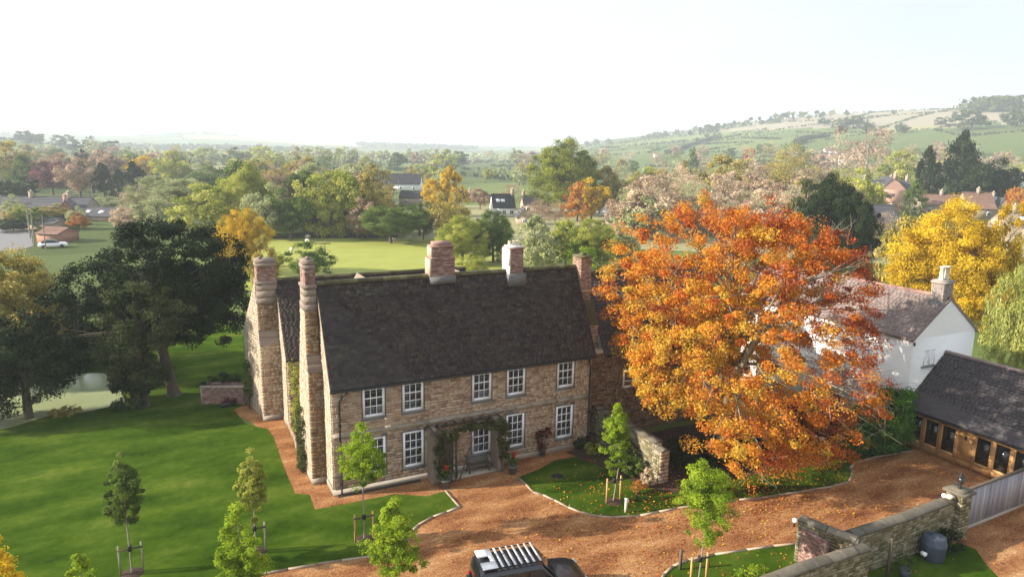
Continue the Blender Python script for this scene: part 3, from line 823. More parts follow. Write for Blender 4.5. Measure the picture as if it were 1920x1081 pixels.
def gable_chimney(x0, x1, y0, y1, zs, zt, label):
    """chimney breast rising outside a gable: stone breast, dressed offset, brick band, stone cap"""
    ch = MB().box(x0 - .06, x1, y0 - .40, y1 + .06, 0, .35).build('chimney', M_dress, H)
    ch['label'] = label
    zw = zs * .66; y9 = y0 - .34
    faced(ch, x0, x1, y9, y1, .35, zw, M_ochre if y0 < 5 else M_stone)
    x1 = x1 - .13
    faced(ch, x0 + .02, x1, y0 + .04, y1 - .06, zw, zs, M_ochre, sides='fw')
    mb = MB()
    for k in range(7):
        a, b = k / 7, (k + 1) / 7
        mb.prism([(x0 - .03, y9 - .05 + .40 * a, zw + .95 * a), (x0 - .03, y9 - .05 + .40 * b, zw + .95 * b), (x0 - .03, y9 + .03 + .40 * b, zw + .95 * b - .02), (x0 - .03, y0 + .1, zw + .95 * a - .05)], (x1 - x0 + .12, 0, 0), rs.uniform())
    mb.build('weathering', M_offset, ch)
    if y0 < 5:
        mb = MB(); mb.prism([(x0 + .02, y1 - .05, .35), (x0 + .02, 4.5, .35), (x0 + .02, 4.3, 4.6), (x0 + .02, 3.6, 6.4), (x0 + .02, y1 - .05, 8.6)], (x1 - x0 - .04, 0, 0)); mb.build('flank', M_mortar, ch)
        clad(ch, (x0 + .02, y1 - .05, .35), (0, 1, 0), (-1, 0, 0), stone_rows(1.3, 8.2, [], (.13, .24), (.2, .45), rs, lambda z: (0, 1.2 if z < 4.2 else max(.1, 1.2 - (z - 4.2) * .27))), M_sunlit_stone)
    mb = MB(); h = (zt - zs)
    z = zs
    for (dz, g, t) in ((.26, .03, .4), (.30, -.01, .7), (.30, -.01, .6), (.12, .05, .3)):
        mb.box(x0 - g, x1 + g * .6, y0 + .06 - g, y1 - .06 + g, z, z + dz * h / 1.9, t); z += dz * h / 1.9
    mb.build('offset', M_offset, ch)
    bz = z; mb = MB(); brick_courses(mb, x0 + .05, x1 - .02, y0 + .1, y1 - .1, bz, zt - .42); mb.build('brick_band', M_brick, ch)
    mb = MB(); mb.box(x0, x1, y0 + .04, y1 - .04, zt - .42, zt - .22, .5); mb.box(x0 + .03, x1 - .03, y0 + .09, y1 - .09, zt - .22, zt, .3)
    mb.lathe((x0 + .35, (y0 + y1) / 2, zt), [(.0, 0), (.15, 0), (.12, .12), (.08, .16), (0, .16)], 10, .3)
    mb.build('cap', M_offset, ch)
    return ch
gable_chimney(-.74, .0, 2.05, 3.45, 9.35, 11.95, 'tall tapering ochre stone chimney on the near west gable')
# rear range
R_ = thing('rear_range', 'stone rear wing of the farmhouse with its own slate roof and west gable', 'house')
RX, RY0, RY1, RH, RR = -.62, 9.9, 15.7, 4.75, 9.05
RXE = 12.6
mb = MB(); mb.box(RX, RXE, RY0, RY1, 0, RH); mb.prism([(RX, RY0, RH), (RX, RY1, RH), (RX, (RY0 + RY1) / 2, RR)], (RXE - RX, 0, 0)); mb.build('wall', M_mortar, R_)
clad(R_, (RX, RY0, 0), (1, 0, 0), (0, -1, 0), stone_rows(3.5, RH - .1, [], (.14, .24), (.2, .5), rs), M_stone)
HDP = (RY1 - RY0) / 2
gl2 = lambda z: (0, 2 * HDP) if z < RH else ((z - RH) / (RR - RH) * HDP + .05, 2 * HDP - (z - RH) / (RR - RH) * HDP - .05)
clad(R_, (RX, RY0, 0), (0, 1, 0), (-1, 0, 0), stone_rows(2 * HDP, RR, [], (.14, .24), (.2, .5), rs, gl2), M_sunlit_stone)
def gable_roof(par, x0, x1, y0, y1, ze, zr, m, ov=.2, th=.12, course=.22, tw=(.25, .45), tiles=True, ridge=M_moss, endov=.05, singles=0, near=None):
    hd = (y1 - y0) / 2; sl = (zr - ze) / hd; z0 = ze - ov * sl; c = (y0 + y1) / 2
    mb = MB()
    mb.prism([(x0 - endov, y0 - ov, z0), (x0 - endov, c, zr), (x0 - endov, c, zr + th), (x0 - endov, y0 - ov, z0 + th)], (x1 - x0 + 2 * endov, 0, 0))
    mb.prism([(x0 - endov, y1 + ov, z0), (x0 - endov, y1 + ov, z0 + th), (x0 - endov, c, zr + th), (x0 - endov, c, zr)], (x1 - x0 + 2 * endov, 0, 0))
    ro = mb.build('roof', m, par)
    S1 = np.array([0, hd, zr - ze]); S1 /= np.linalg.norm(S1); N1 = np.array([0, -(zr - ze), hd]); N1 /= np.linalg.norm(N1)
    SL = math.hypot(hd + ov, (hd + ov) * sl)
    if tiles:
        tile_slope(ro, (x0 - endov, y0 - ov, z0 + th), (1, 0, 0), S1, N1, x1 - x0 + 2 * endov, SL, m, course, tw, singles, near)
        tile_slope(ro, (x0 - endov, y1 + ov, z0 + th), (1, 0, 0), S1 * (1, -1, 1), N1 * (1, -1, 1), x1 - x0 + 2 * endov, SL, m, course * 1.5, tw)
    if ridge:
        mb = MB(); x = x0 - endov
        while x < x1 + endov:
            L_ = min(.45, x1 + endov - x); mb.prism([(x, c - .18, zr + th * .6), (x, c - .08, zr + th + .12), (x, c + .08, zr + th + .12), (x, c + .18, zr + th * .6)], (L_ - .012, 0, 0), rng.uniform()); x += .45
        mb.build('ridge_tiles', ridge, ro)
    return ro
gable_roof(R_, RX, RXE, RY0, RY1, RH, RR, M_tile, course=.17, tw=(.2, .36))
mb = MB(); mb.prism([(-1.86, 12.9, 0), (-2.45, 15.7, 0), (-2.45, 15.7, 5.4), (-1.86, 12.9, 9.2)], (1.2, 0, 0)); mb.build('flank', M_mortar, R_)
clad(R_, (-1.86, 12.9, 0), (-.206, .9785, 0), (-.9785, -.206, 0), stone_rows(2.86, 9.1, [], (.14, .24), (.2, .5), rs, lambda z: (0, 2.86 if z < 5.4 else max(.2, 2.86 - (z - 5.4) * .74))), M_sunlit_stone)
# rear chimney (child of rear range)
_H = H; H = R_
gable_chimney(-1.88, -.5, 12.35, 13.6, 7.7, 10.55, 'broad brick-banded stone chimney on the far west gable')
H = _H
mb = MB(); mb.tube([(-2.4, 15.85, 5.0), (-2.45, 15.78, 4.8), (-2.45, 15.78, .1)], .05, 8); mb.build('downpipe', M_black, R_)
# cross wings between the two ranges, their ridges running back
for xc, hw_, zr, nm in ((4.0, 1.9, 9.8, 'west'), (10.0, 2.1, 9.95, 'east')):
    lw = MB(); lw.box(xc - hw_, xc + hw_, 2 * DH, RY0, 0, 6.6)
    lw.prism([(xc - hw_, 3.4, 6.6), (xc + hw_, 3.4, 6.6), (xc, 3.4, zr)], (0, RY0 - 3.2, 0)); lw.build('cross_wing', M_sunlit_stone, R_)  # cream stands in for the sunlit roof slopes
# ridge chimneys of the front range
c1 = MB().box(6.05, 7.55, 2.0, 2.9, 10.3, 10.72).build('chimney', M_lead, H); c1['label'] = 'stout red brick chimney on the ridge, left of the pale one'
mb = MB(); brick_courses(mb, 6.1, 7.5, 2.05, 2.85, 10.7, 11.75); brick_courses(mb, 6.2, 7.42, 2.12, 2.78, 11.75, 12.35); mb.box(6.14, 7.48, 2.07, 2.83, 12.35, 12.43, .6); mb.box(6.3, 7.3, 2.2, 2.7, 12.43, 12.62, .7); mb.build('stack', M_brick, c1)
mb = MB(); mb.box(6.02, 6.10, 2.04, 2.86, 10.7, 11.72); mb.box(6.12, 6.2, 2.12, 2.8, 11.72, 12.35); mb.build('sunlit_face', M_sunlit_stone, c1)  # pale slab on the west side only: sunlight put into its colour
c2 = MB().box(10.75, 11.85, 1.75, 2.9, 9.9, 10.6).build('chimney', M_lead, H); c2['label'] = 'brick chimney with pots and a sunlit west side on the ridge'
mb = MB(); brick_courses(mb, 10.9, 11.75, 1.95, 2.85, 10.3, 12.05); mb.box(10.85, 11.8, 1.9, 2.9, 12.05, 12.13, .7); mb.build('stack', M_brick, c2)
mb = MB(); mb.box(10.82, 10.9, 1.94, 2.86, 10.3, 11.1); mb.box(10.80, 10.9, 1.94, 2.86, 11.1, 12.05); mb.box(10.9, 11.75, 2.0, 2.8, 12.13, 12.2); mb.build('sunlit_face', M_render, c2)  # white on the sunward side stands in for sunlit brick
for i, px_ in enumerate((11.05, 11.33, 11.58)):
    MB().lathe((px_, 2.4, 12.2), [(.09, 0), (.11, .05), (.09, .25), (.11, .28), (.08, .28), (.08, .1)], 10).build('chimney_pot', M_clay, c2)
# east gable chimney
c3 = MB().box(15.5, 16.95, 1.5, 3.0, 0, .4).build('chimney', M_dress, H); c3['label'] = 'slender brick chimney with mossy shoulder on the east gable'
faced(c3, 15.52, 16.85, 1.55, 2.9, .4, 7.1, M_stone, M_stone, 'fe')
mb = MB(); mb.prism([(15.52, 1.5, 7.1), (16.9, 1.5, 7.1), (16.45, 1.7, 8.7), (15.55, 1.7, 8.7)], (0, 1.35, 0)); mb.build('shoulder', M_moss, c3)
mb = MB(); brick_courses(mb, 15.62, 16.4, 1.8, 2.75, 8.6, 11.3); mb.box(15.56, 16.46, 1.75, 2.8, 9.15, 9.3, .7); mb.build('stack', mat('brown_brick', [(.17, .10, .075), (.27, .17, .125), (.36, .25, .19), (.42, .33, .26)], tone=.8, ns=4, na=.2), c3)
mb = MB(); mb.box(15.58, 16.44, 1.76, 2.79, 11.3, 11.42); mb.lathe((16.05, 2.3, 11.42), [(0, 0), (.2, 0), (.17, .14), (0, .14)], 8); mb.build('cap', M_moss, c3)
# east wing beyond the gable, mostly behind the beech
E_ = thing('east_wing', 'lower slate-roofed wing of the farmhouse behind the orange beech', 'house')
mb = MB(); mb.box(15.5, 27.0, .8, 6.2, 0, 5.6); mb.prism([(26.6, .8, 5.6), (26.6, 6.2, 5.6), (26.6, 3.5, 9.9)], (.4, 0, 0)); mb.build('wall', M_mortar, E_)
clad(E_, (15.5, .8, 0), (1, 0, 0), (0, -1, 0), stone_rows(11.5, 5.5, [], (.12, .2), (.2, .45), rs), M_ochre)
gable_roof(E_, 16.9, 27.0, .8, 6.2, 5.6, 9.9, M_slate, course=.24)
# small white-framed window on the east wing
sash(E_, (18.4, .76, 3.0), .9, 1.2, 2, 3)

# porch: stone cheeks, beam and climbing rose
Pp = thing('porch', 'stone-cheeked porch with timber beam over the front door recess', 'porch')
for x0 in (5.02, 8.85):
    mb = MB(); mb.prism([(x0, -.02, 0), (x0, -1.1, 0), (x0, -1.1, .3), (x0, -.75, 2.3), (x0, -.7, 2.95), (x0, -.02, 3.05)], (.34, 0, 0)); mb.build('cheek', M_offset, Pp)
mb = MB(); mb.box(4.9, 9.3, -1.15, -.95, 2.85, 3.0); mb.box(4.9, 9.3, -.2, -.12, 2.85, 3.0)
for i in range(9): mb.box(5.0 + i * .52, 5.08 + i * .52, -1.2, -.12, 3.002, 3.07)
mb.build('beam', M_bark, Pp)
MB().box(5.36, 8.85, -.95, -.1, .02, .10).build('step', M_dress, Pp)
for x0 in (5.5, 6.35): MB().box(x0, x0 + .1, -.95, -.85, .1, 2.85).build('post', M_bark, Pp)
mb = MB(); mb.box(5.7, 6.55, -.12, -.06, .1, 2.2, .2); mb.build('door', M_bark, Pp)
bn = thing('bench', 'dark garden bench under the porch window', 'bench', (7.3, -.62, .1))
mb = MB(); [mb.box(-.1, 1.2, y, y + .08, .42, .46) for y in (-.2, -.1, 0, .1)]; mb.build('seat', M_bark, bn)
mb = MB(); [mb.box(-.1, 1.2, .2, .24, z, z + .08) for z in (.55, .68, .81)]; mb.build('backrest', M_sill, bn)
for x in (-.08, 1.12):
    for y in (-.2, .18): MB().box(x, x + .07, y, y + .07, 0, .45 if y < 0 else .9).build('leg', M_bark, bn)

def leafy(name, label, cat, blobs, leaf, n, clump=.2, lf=.09, group=None, parts=(), kind_=None, seed=None):
    """irregular planting made of leaf faces round given clump centres (world points)"""
    rg = np.random.default_rng(hash_(label + str(seed)))
    P = []; 
    for (x, y, z, rx, ry, rz_, k) in blobs:
        g = rg.normal(size=(k, 3)); g /= np.linalg.norm(g, axis=1)[:, None]; g *= rg.uniform(.3, 1, k)[:, None] ** .5
        P.append(np.array([x, y, z]) + g * (rx, ry, rz_))
    P = np.vstack(P); P[:, 2] = np.maximum(P[:, 2], .08)
    o0 = P.mean(0); o0[2] = 0
    mb = MB(); d = P - P.mean(0); d /= np.linalg.norm(d, axis=1)[:, None] + 1e-6
    foliage(mb, rg, P - o0, d, n, clump, lf)
    o = thing(name, label, cat, tuple(o0), group=group)
    mb.build('foliage', LM[leaf], o)
    st = MB(); idx = rg.choice(len(P), min(7, len(P)), replace=False)
    for i in idx: q = P[i] - o0; st.tube([(q[0] * .2, q[1] * .2, 0), (q[0] * .6, q[1] * .6, q[2] * .5), q], [.03, .02, .01], 5)
    st.build('stem', M_bark, o)
    return o
lr = leafy('climbing_rose', 'straggling climbing rose over the left side and beam of the porch', 'climber', [(5.35, -1.15, 1.6, .3, .2, 1.4, 60), (5.9, -1.2, 2.7, .6, .25, .4, 40), (7.3, -1.15, 3.0, 1.3, .25, .22, 60)], 'rose', 6000, .16, .09)
leafy('climbing_rose', 'dense climbing rose heaped on the right side of the porch', 'climber', [(9.15, -1.2, 1.9, .35, .25, 1.2, 60), (8.7, -1.15, 2.9, .6, .3, .3, 40), (9.5, -.4, 2.3, .4, .25, .5, 25)], 'rose', 5000, .16, .09)
def pot(x, y, label, s=1.0, flowers=True):
    o = thing('planter', label, 'planter', (x, y, .02), scale=(s, s, s))
    MB().lathe((0, 0, 0), [(0, 0), (.2, 0), (.27, .42), (.30, .42), (.30, .48), (.25, .48), (.24, .4), (0, .4)], 14).build('pot', M_lead, o)
    rg = np.random.default_rng(int(x * 100)); P, d = crown_pts(rg, 22, (.3, .3, .38), (0, 0, .78), .3)
    mb = MB(); foliage(mb, rg, P, d, 700, .12, .09); mb.build('foliage', LM['green'], o)
    if flowers:
        mb = MB(); foliage(mb, rg, np.array([(0, -.1, 1.25), (.05, -.12, 1.1)]), np.array([(0, 0, 1.), (0, 0, 1)]), 60, .14, .10); mb.build('flowers', M_red, o)
pot(5.5, -1.55, 'zinc planter with red flowers at the left porch cheek'); pot(9.5, -1.55, 'zinc planter with red flowers at the right porch cheek')
leafy('topiary', 'clipped dark bronze shrub with two lobes against the front wall', 'shrub', [(12.05, -.35, .5, .22, .2, .5, 14), (11.85, -.35, 1.35, .4, .25, .35, 20), (12.3, -.35, 1.5, .3, .25, .3, 16)], 'maroon', 1800, .13, .08)
# climbers on the west side
leafy('ivy_climber', 'dense trimmed ivy beside the near west chimney', 'climber', [(-.95, 3.6, 1.9, .2, .7, 1.9, 100), (-1.0, 3.4, .7, .25, .7, .7, 40)], 'holm', 5000, .17, .08)
leafy('wall_climber', 'yellowing climber on the rear wing wall in the gravel bed', 'climber', [(-.1, 9.5, 2.6, .35, .4, 2.2, 70), (-.3, 9.9, 4.0, .4, .3, .8, 20), (-.4, 9.2, 1.0, .3, .8, .9, 30)], 'ygreen', 4500, .2, .10)
leafy('wall_climber', 'low dark green shrub in the stone-edged bed between the chimneys', 'climber', [(-.2, 7.4, 1.0, .3, 1.2, .9, 60), (-.1, 6.8, 2.4, .2, .5, 1.0, 30)], 'holm', 3200, .2, .10)
leafy('ivy_climber', 'dark climber behind the far west chimney', 'climber', [(-2.5, 14.8, 1.9, .2, .6, 1.7, 60)], 'green', 2600, .18, .10)
# manhole
tag(MB().lathe((11.6, -2.9, .02), [(0, .03), (.28, .03), (.33, .02), (.35, 0)], 16).build('manhole_cover', M_black), 'round dark manhole cover in the court lawn', 'manhole cover')

# ------------------------------------------------------------------ brick raised bed by the west gable
rb = thing('raised_bed', 'low red brick wall box with white coping beside the far gable', 'raised bed', (-5.4, 16.9, 0), math.atan2(15.7 - 16.9, 2.7))
mb = MB(); brick_courses(mb, 0, 2.95, 0, 1.0, 0, 1.22, .085); mb.build('brickwork', M_brick, rb)
for i in range(4): MB().box(-.03 + i * .76, .70 + i * .76, -.05, .2, 1.22, 1.30).build('coping', M_dress, rb)
MB().box(.02, .10, -.03, 0, 0, 1.22).build('edge', M_dress, rb)
leafy('hedge', 'dark clipped hedge behind the brick raised bed', 'hedge', [(-4.0, 17.6, 1.1, 1.5, .6, .7, 70)], 'dark', 3000, .25, .12)
tr_ = thing('trough', 'small dark trough with plants before the brick raised bed', 'trough', (-4.2, 15.5, 0))
MB().box(0, .95, 0, .4, 0, .35).build('body', M_black, tr_)
rg_ = np.random.default_rng(3); P_, d_ = crown_pts(rg_, 12, (.45, .2, .2), (.5, .2, .45), .2); mb = MB(); foliage(mb, rg_, P_, d_, 350, .12, .09); mb.build('foliage', LM['maroon'], tr_)

# ------------------------------------------------------------------ garden wall beside the court lawn
gw = thing('garden_wall', 'lichened stone garden wall ending in a pier beside the beech', 'wall')
MB().box(16.25, 16.7, -5.4, .8, 0, 2.1).build('core', M_mortar, gw)
clad(gw, (16.25, -5.4, 0), (0, 1, 0), (-1, 0, 0), stone_rows(6.2, 2.1, [], (.10, .19), (.16, .36), rs), M_rubble, 120, near=lambda s: s[0])
for i in range(8): MB().box(16.17, 16.78, -5.42 + i * .78, -4.67 + i * .78, 2.1, 2.2, rng.uniform()).build('coping', M_coping, gw)
faced(gw, 16.2, 16.75, -5.95, -5.42, 0, 1.85, M_stone, M_rubble, 'fwe')
MB().prism([(16.13, -6.02, 1.85), (16.83, -6.02, 1.85), (16.48, -6.02, 2.0)], (0, .65, 0)).build('pier_cap', M_coping, gw)

# ------------------------------------------------------------------ white house
W = thing('white_house', 'white limewashed house with brown tiled roof behind the beech', 'house')
wx0, wx1, wy0, wy1, wh, wr = 33.5, 39.7, -8.0, 6.5, 6.75, 9.0
mb = MB(); mb.box(wx0, wx1, wy0, wy1, 0, wh)
for y in (wy0, wy1 - .3): mb.prism([(wx0, y, wh), (wx1, y, wh), ((wx0 + wx1) / 2, y, wr)], (0, .3, 0))
mb.build('wall', M_render, W)
mb = MB(); c = (wx0 + wx1) / 2; hw2 = (wx1 - wx0) / 2; sl = (wr - wh) / hw2
for sgn in (-1, 1):
    e = c + sgn * (hw2 + .15); mb.prism([(e, wy0 - .06, wh - .15 * sl), (c, wy0 - .06, wr), (c, wy0 - .06, wr + .13), (e, wy0 - .06, wh - .15 * sl + .13)], (0, wy1 - wy0 + .15, 0))
wro = mb.build('roof', M_purpleroof, W)
for sgn in (-1, 1):
    S1 = np.array([-sgn * hw2, 0, wr - wh]); S1 /= np.linalg.norm(S1); N1 = np.array([sgn * (wr - wh), 0, hw2]); N1 /= np.linalg.norm(N1)
    tile_slope(wro, (c + sgn * (hw2 + .15), wy0 - .06, wh - .15 * sl + .12), (0, 1, 0), S1, N1, wy1 - wy0 + .15, math.hypot(hw2 + .15, (hw2 + .15) * sl), M_purpleroof, .2, (.2, .34), thick=.02)
mb = MB(); [mb.prism([(c - .16, wy0 - .06 + i * .45, wr + .1), (c - .07, wy0 - .06 + i * .45, wr + .24), (c + .07, wy0 - .06 + i * .45, wr + .24), (c + .16, wy0 - .06 + i * .45, wr + .1)], (0, .44, 0), rng.uniform()) for i in range(32)]; mb.build('ridge_tiles', M_brick, wro)
MB().box(wx0 - .02, wx0 + .05, wy0 - .10, wy0 - .02, 6.4, 6.6).build('bracket', M_black, W)
wc = MB().box(c - .75, c + .35, wy0 + .08, wy0 + .95, wr - .7, wr - .1).build('chimney', M_lead, W)
mb = MB(); brick_courses(mb, c - .65, c + .3, wy0 + .12, wy0 + .9, wr - .5, wr + 1.0, tone=.75); mb.box(c - .72, c + .37, wy0 + .06, wy0 + .96, wr + 1.0, wr + 1.12, .8); mb.box(c - .66, c + .31, wy0 + .1, wy0 + .92, wr + 1.12, wr + 1.2, .6)
mb.build('stack', mat('grey_brick', [(.16, .13, .12), (.27, .23, .21), (.38, .34, .31)], tone=.8, ns=4, na=.2), wc)
for x_ in (c - .42, c + .08):
    MB().lathe((x_, wy0 + .5, wr + 1.2), [(.15, 0), (.17, .08), (.14, .12), (.13, .75), (.17, .78), (.17, .86), (.11, .86), (.11, .3)], 12).build('chimney_pot', M_clay, wc)
# gable casement and long-side windows
for k in (0, 1): sash(W, (wx0 + 1.15 + k * .55, wy0 - .02, 5.0), .5, 1.0, 2, 3, fr=.05, bar=.025, mid=False)
MB().box(wx0 + 1.0, wx0 + 2.35, wy0 - .14, wy0, 4.86, 4.94).build('sill', M_sill, W)
for y_ in (-5.2, -3.6, -1.0, 2.2): sash(W, (wx0 - .02, y_ + 1.1, 3.4 if y_ < -3 else 4.6), 1.1, 1.3, 3, 3, rz=-math.pi / 2, fr=.07, mid=False)
for y_ in (-5.5, -1.5): sash(W, (wx0 - .02, y_ + 1.1, 1.0), 1.1, 1.3, 3, 3, rz=-math.pi / 2, fr=.07, mid=False)

# ------------------------------------------------------------------ oak framed garden building
A = thing('garden_building', 'oak-framed outbuilding with dark glazed doors and slate roof', 'outbuilding')
ax, ay0, ay1 = 33.75, -23.0, -8.04
MB().box(ax + .2, 40.2, ay0, ay1, 0, 2.5).box(ax + .05, ax + .2, ay0, ay1, 0, .16).build('wall', M_dress, A)
MB().prism([(33.4, ay1 - .01, 2.42), (40.2, ay1 - .01, 2.42), (36.8, ay1 - .01, 5.4)], (0, -.2, 0)).build('gable', M_dress, A)
rs0 = (36.8 - 33.25); sl = (5.5 - 2.45) / rs0
mb = MB(); mb.prism([(33.25, ay1, 2.45), (36.8, ay1, 5.5), (36.8, ay1, 5.63), (33.25, ay1, 2.58)], (0, ay0 - ay1, 0)); mb.prism([(40.35, ay1, 2.45), (40.35, ay1, 2.58), (36.8, ay1, 5.63), (36.8, ay1, 5.5)], (0, ay0 - ay1, 0))
aro = mb.build('roof', M_slate, A)
S1 = np.array([rs0, 0, 3.05]); S1 /= np.linalg.norm(S1); N1 = np.array([-3.05, 0, rs0]); N1 /= np.linalg.norm(N1)
tile_slope(aro, (33.25, ay0, 2.57), (0, 1, 0), S1, N1, ay1 - ay0, math.hypot(rs0, 3.05), M_slate, .2, (.2, .3), 200, near=lambda t: t[1] * 1.0 - t[0] * .1, thick=.009)
mb = MB(); [mb.prism([(36.65, ay1 - i * .4, 5.6), (36.74, ay1 - i * .4, 5.75), (36.86, ay1 - i * .4, 5.75), (36.95, ay1 - i * .4, 5.6)], (0, -.39, 0), rng.uniform(.3, 1)) for i in range(37)]; mb.build('ridge_tiles', M_purpleroof, aro)
mb = MB(); mb.box(ax - .12, ax + .06, ay0, ay1, 2.25, 2.45, .6); mb.build('eaves_beam', M_wood, A)
mb = MB(); mb.box(ax - .06, ax + .04, ay0, ay1 - .0, .06, .42, .5); mb.build('sill_beam', M_wood, A)
mb = MB(); mb.tube([(33.2, ay0, 2.45), (33.2, ay1, 2.45)], .05, 6); mb.build('gutter', M_black, A)
y = ay1 - .05; k = 0
while y > ay0 + 1:
    wide = (k % 4 == 3)
    w_ = .95 if wide else 1.02
    MB().box(ax - .09, ax + .05, y - .14, y, .0, 2.25, rng.uniform()).build('post', M_wood, A)
    if wide:
        d_ = MB().box(ax - .05, ax + .03, y - .14 - w_ + .14, y - .14, .42, 2.25, .7).build('door_panel', M_wood, A)
        MB().box(ax - .10, ax - .05, y - .6, y - .5, 1.7, 1.9).build('lamp', M_black, A)
    else:
        fr_ = MB(); y1_, y0_ = y - .14, y - w_
        fr_.box(ax - .07, ax + .03, y1_ - .07, y1_, .42, 2.25, .8); fr_.box(ax - .07, ax + .03, y0_, y0_ + .07, .42, 2.25, .8)
        fr_.box(ax - .07, ax + .03, y0_ + .07, y1_ - .07, .42, .6, .8); fr_.box(ax - .07, ax + .03, y0_ + .07, y1_ - .07, 2.12, 2.25, .8)
        fo = fr_.build('glazed_door', M_wood, A)
        MB().box(ax - .02, ax + .0, y0_ + .07, y1_ - .07, .6, 2.12, .3).build('pane', M_glass, fo)
    y -= w_; k += 1

# ------------------------------------------------------------------ boundary walls, gate
def coped_wall(name, label, pts, h, th=.42, single=60, cap=None):
    o = thing(name, label, 'wall')
    for (a, b) in zip(pts, pts[1:]):
        a, b = np.array(a, float), np.array(b, float); d = b - a; L_ = np.linalg.norm(d); u = d / L_; n = np.array([u[1], -u[0]])
        c0 = a - n * th / 2
        an = math.atan2(u[1], u[0]); Rm = np.array([[math.cos(an), -math.sin(an), 0], [math.sin(an), math.cos(an), 0], [0, 0, 1]])
        mid = (a + b) / 2
        MB().mbox((mid[0], mid[1], h / 2), L_, th, h, Rm).build('core', M_mortar, o)
        for sg in (1, -1):
            O_ = a + n * sg * th / 2
            clad(o, (O_[0], O_[1], 0), (u[0], u[1], 0), (n[0] * sg, n[1] * sg, 0), stone_rows(L_, h, [], (.10, .19), (.16, .38), rs), M_rubble, single if sg == 1 else 0, near=lambda s: -s[1])
        k = max(1, int(L_ / .62))
        for i in range(k):
            m_ = a + d * (i + .5) / k; hh = h + .07 + rng.normal() * .008
            ln = L_ / k - .02
            v = [(-ln / 2, -.3, -.06), (-ln / 2, .3, -.06), (-ln / 2, .26, .02), (-ln / 2, .0, .12 + rng.normal() * .01), (-ln / 2, -.26, .02)]
            v = [tuple(Rm @ np.array(q) + np.array([m_[0], m_[1], hh])) for q in v]
            MB().prism(v, Rm @ np.array([ln, 0, 0]), rng.uniform()).build('coping_stone', M_coping, o)
    return o
coped_wall('boundary_wall', 'long mossy coped stone wall running to the board gate', [(18.2, -16.1), (21.5, -16.15), (25.3, -16.0)], 1.9)
coped_wall('boundary_wall', 'low coped stone wall crossing the bottom edge', [(11.5, -17.0), (14.4, -16.9), (18.0, -17.0)], 1.85)
bw = coped_wall('boundary_wall', 'short brick-faced wall spur with rounded coping and white lamp', [(17.3, -14.3), (17.6, -15.5), (18.0, -16.6)], 1.95, single=0)
mb = MB(); brick_courses(mb, 17.05, 17.25, -15.9, -14.6, .1, 1.7); mb.build('brickwork', M_brick, bw)
gp = thing('gate_pier', 'square stone gate pier with flat cap and lantern', 'gate pier', (25.7, -16.1, 0))
faced(gp, -.35, .35, -.35, .35, 0, 2.25, M_rubble, M_rubble, 'fwe'); MB().box(-.5, .5, -.5, .5, 2.25, 2.37).box(-.36, .36, -.36, .36, 2.37, 2.45).build('cap', M_coping, gp)
MB().box(-.85, -.36, -.12, .12, 2.1, 2.22).build('rail', M_clay, gp)
ln_ = thing('lantern', 'black iron lantern standing on the gate pier', 'lantern', (25.7, -16.1, 2.45))
MB().lathe((0, 0, 0), [(.0, 0), (.10, 0), (.05, .06), (.04, .2), (.12, .26), (.0, .26)], 8).build('stem', M_black, ln_)
MB().lathe((0, 0, .26), [(.10, 0), (.15, .3), (.0, .3)], 4).build('glass', M_glass, ln_)
MB().lathe((0, 0, .56), [(.19, 0), (.06, .16), (.02, .26), (0, .26)], 4).build('hood', M_black, ln_)
for (p_, lb) in (((17.25, -14.05, 1.75), 'white globe lamp on the end of the brick-faced wall spur'), ((24.9, -15.9, 2.15), 'white globe lamp on the long wall beside the gate pier')):
    g_ = thing('globe_lamp', lb, 'lamp', p_)
    MB().lathe((0, 0, 0), [(0, -.11)] + [(.11 * math.cos(a), .11 * math.sin(a)) for a in np.linspace(-1.4, 1.4, 9)] + [(0, .11)], 12).build('globe', M_white, g_, smooth=True)
    MB().box(-.03, .03, -.03, .03, -.3, -.1).build('bracket', M_black, g_)
gt = thing('board_gate', 'silver-grey vertical board gate between pier and garden building', 'gate', (26.15, -15.95, 0), R(1.5))
x = 0.0
while x < 7.2:
    w_ = rng.choice([.14, .2, .34, .42]); e = rng.uniform(0, .02)
    MB().box(x, x + w_ - .022, -.03 - e, 0 - e, .12, 2.05 + rng.normal() * .006, rng.uniform()).build('board', M_board, gt); x += w_
mb = MB(); mb.box(0, 7.2, .01, .07, .3, .42); mb.box(0, 7.2, .01, .07, 1.7, 1.82); mb.box(-.02, 7.2, -.08, .08, 2.06, 2.13, .2); mb.build('rail', M_bark, gt)
MB().box(0, 7.2, -.12, .12, 0, .11).build('threshold', M_dress, gt)
# water butt and pot by the wall
wb = thing('water_butt', 'octagonal blue-grey water tank against the mossy wall', 'water tank', (22.9, -16.9, 0))
MB().lathe((0, 0, 0), [(0, 0), (.46, 0), (.50, .08), (.55, .75), (.55, .82), (.50, .84), (.48, 1.08), (.42, 1.12), (0, 1.14)], 8).build('tank', M_tank, wb)
MB().lathe((0, 0, 1.1), [(0, .08), (.2, .08), (.22, 0)], 12).build('lid', M_tank, wb)
MB().box(-.75, -.6, -.12, .1, .35, .5).build('tap', M_white, wb)
pt = thing('flower_pot', 'small grey-blue pot beside the wall foot', 'pot', (20.4, -17.3, 0)); MB().lathe((0, 0, 0), [(0, 0), (.16, 0), (.24, .4), (.2, .4), (.18, .3), (0, .3)], 12).build('body', M_tank, pt)
rg_ = np.random.default_rng(31); P_, d_ = crown_pts(rg_, 10, (.2, .2, .2), (0, 0, .5), .2); mb = MB(); foliage(mb, rg_, P_, d_, 220, .1, .07); mb.build('foliage', LM['green'], pt)
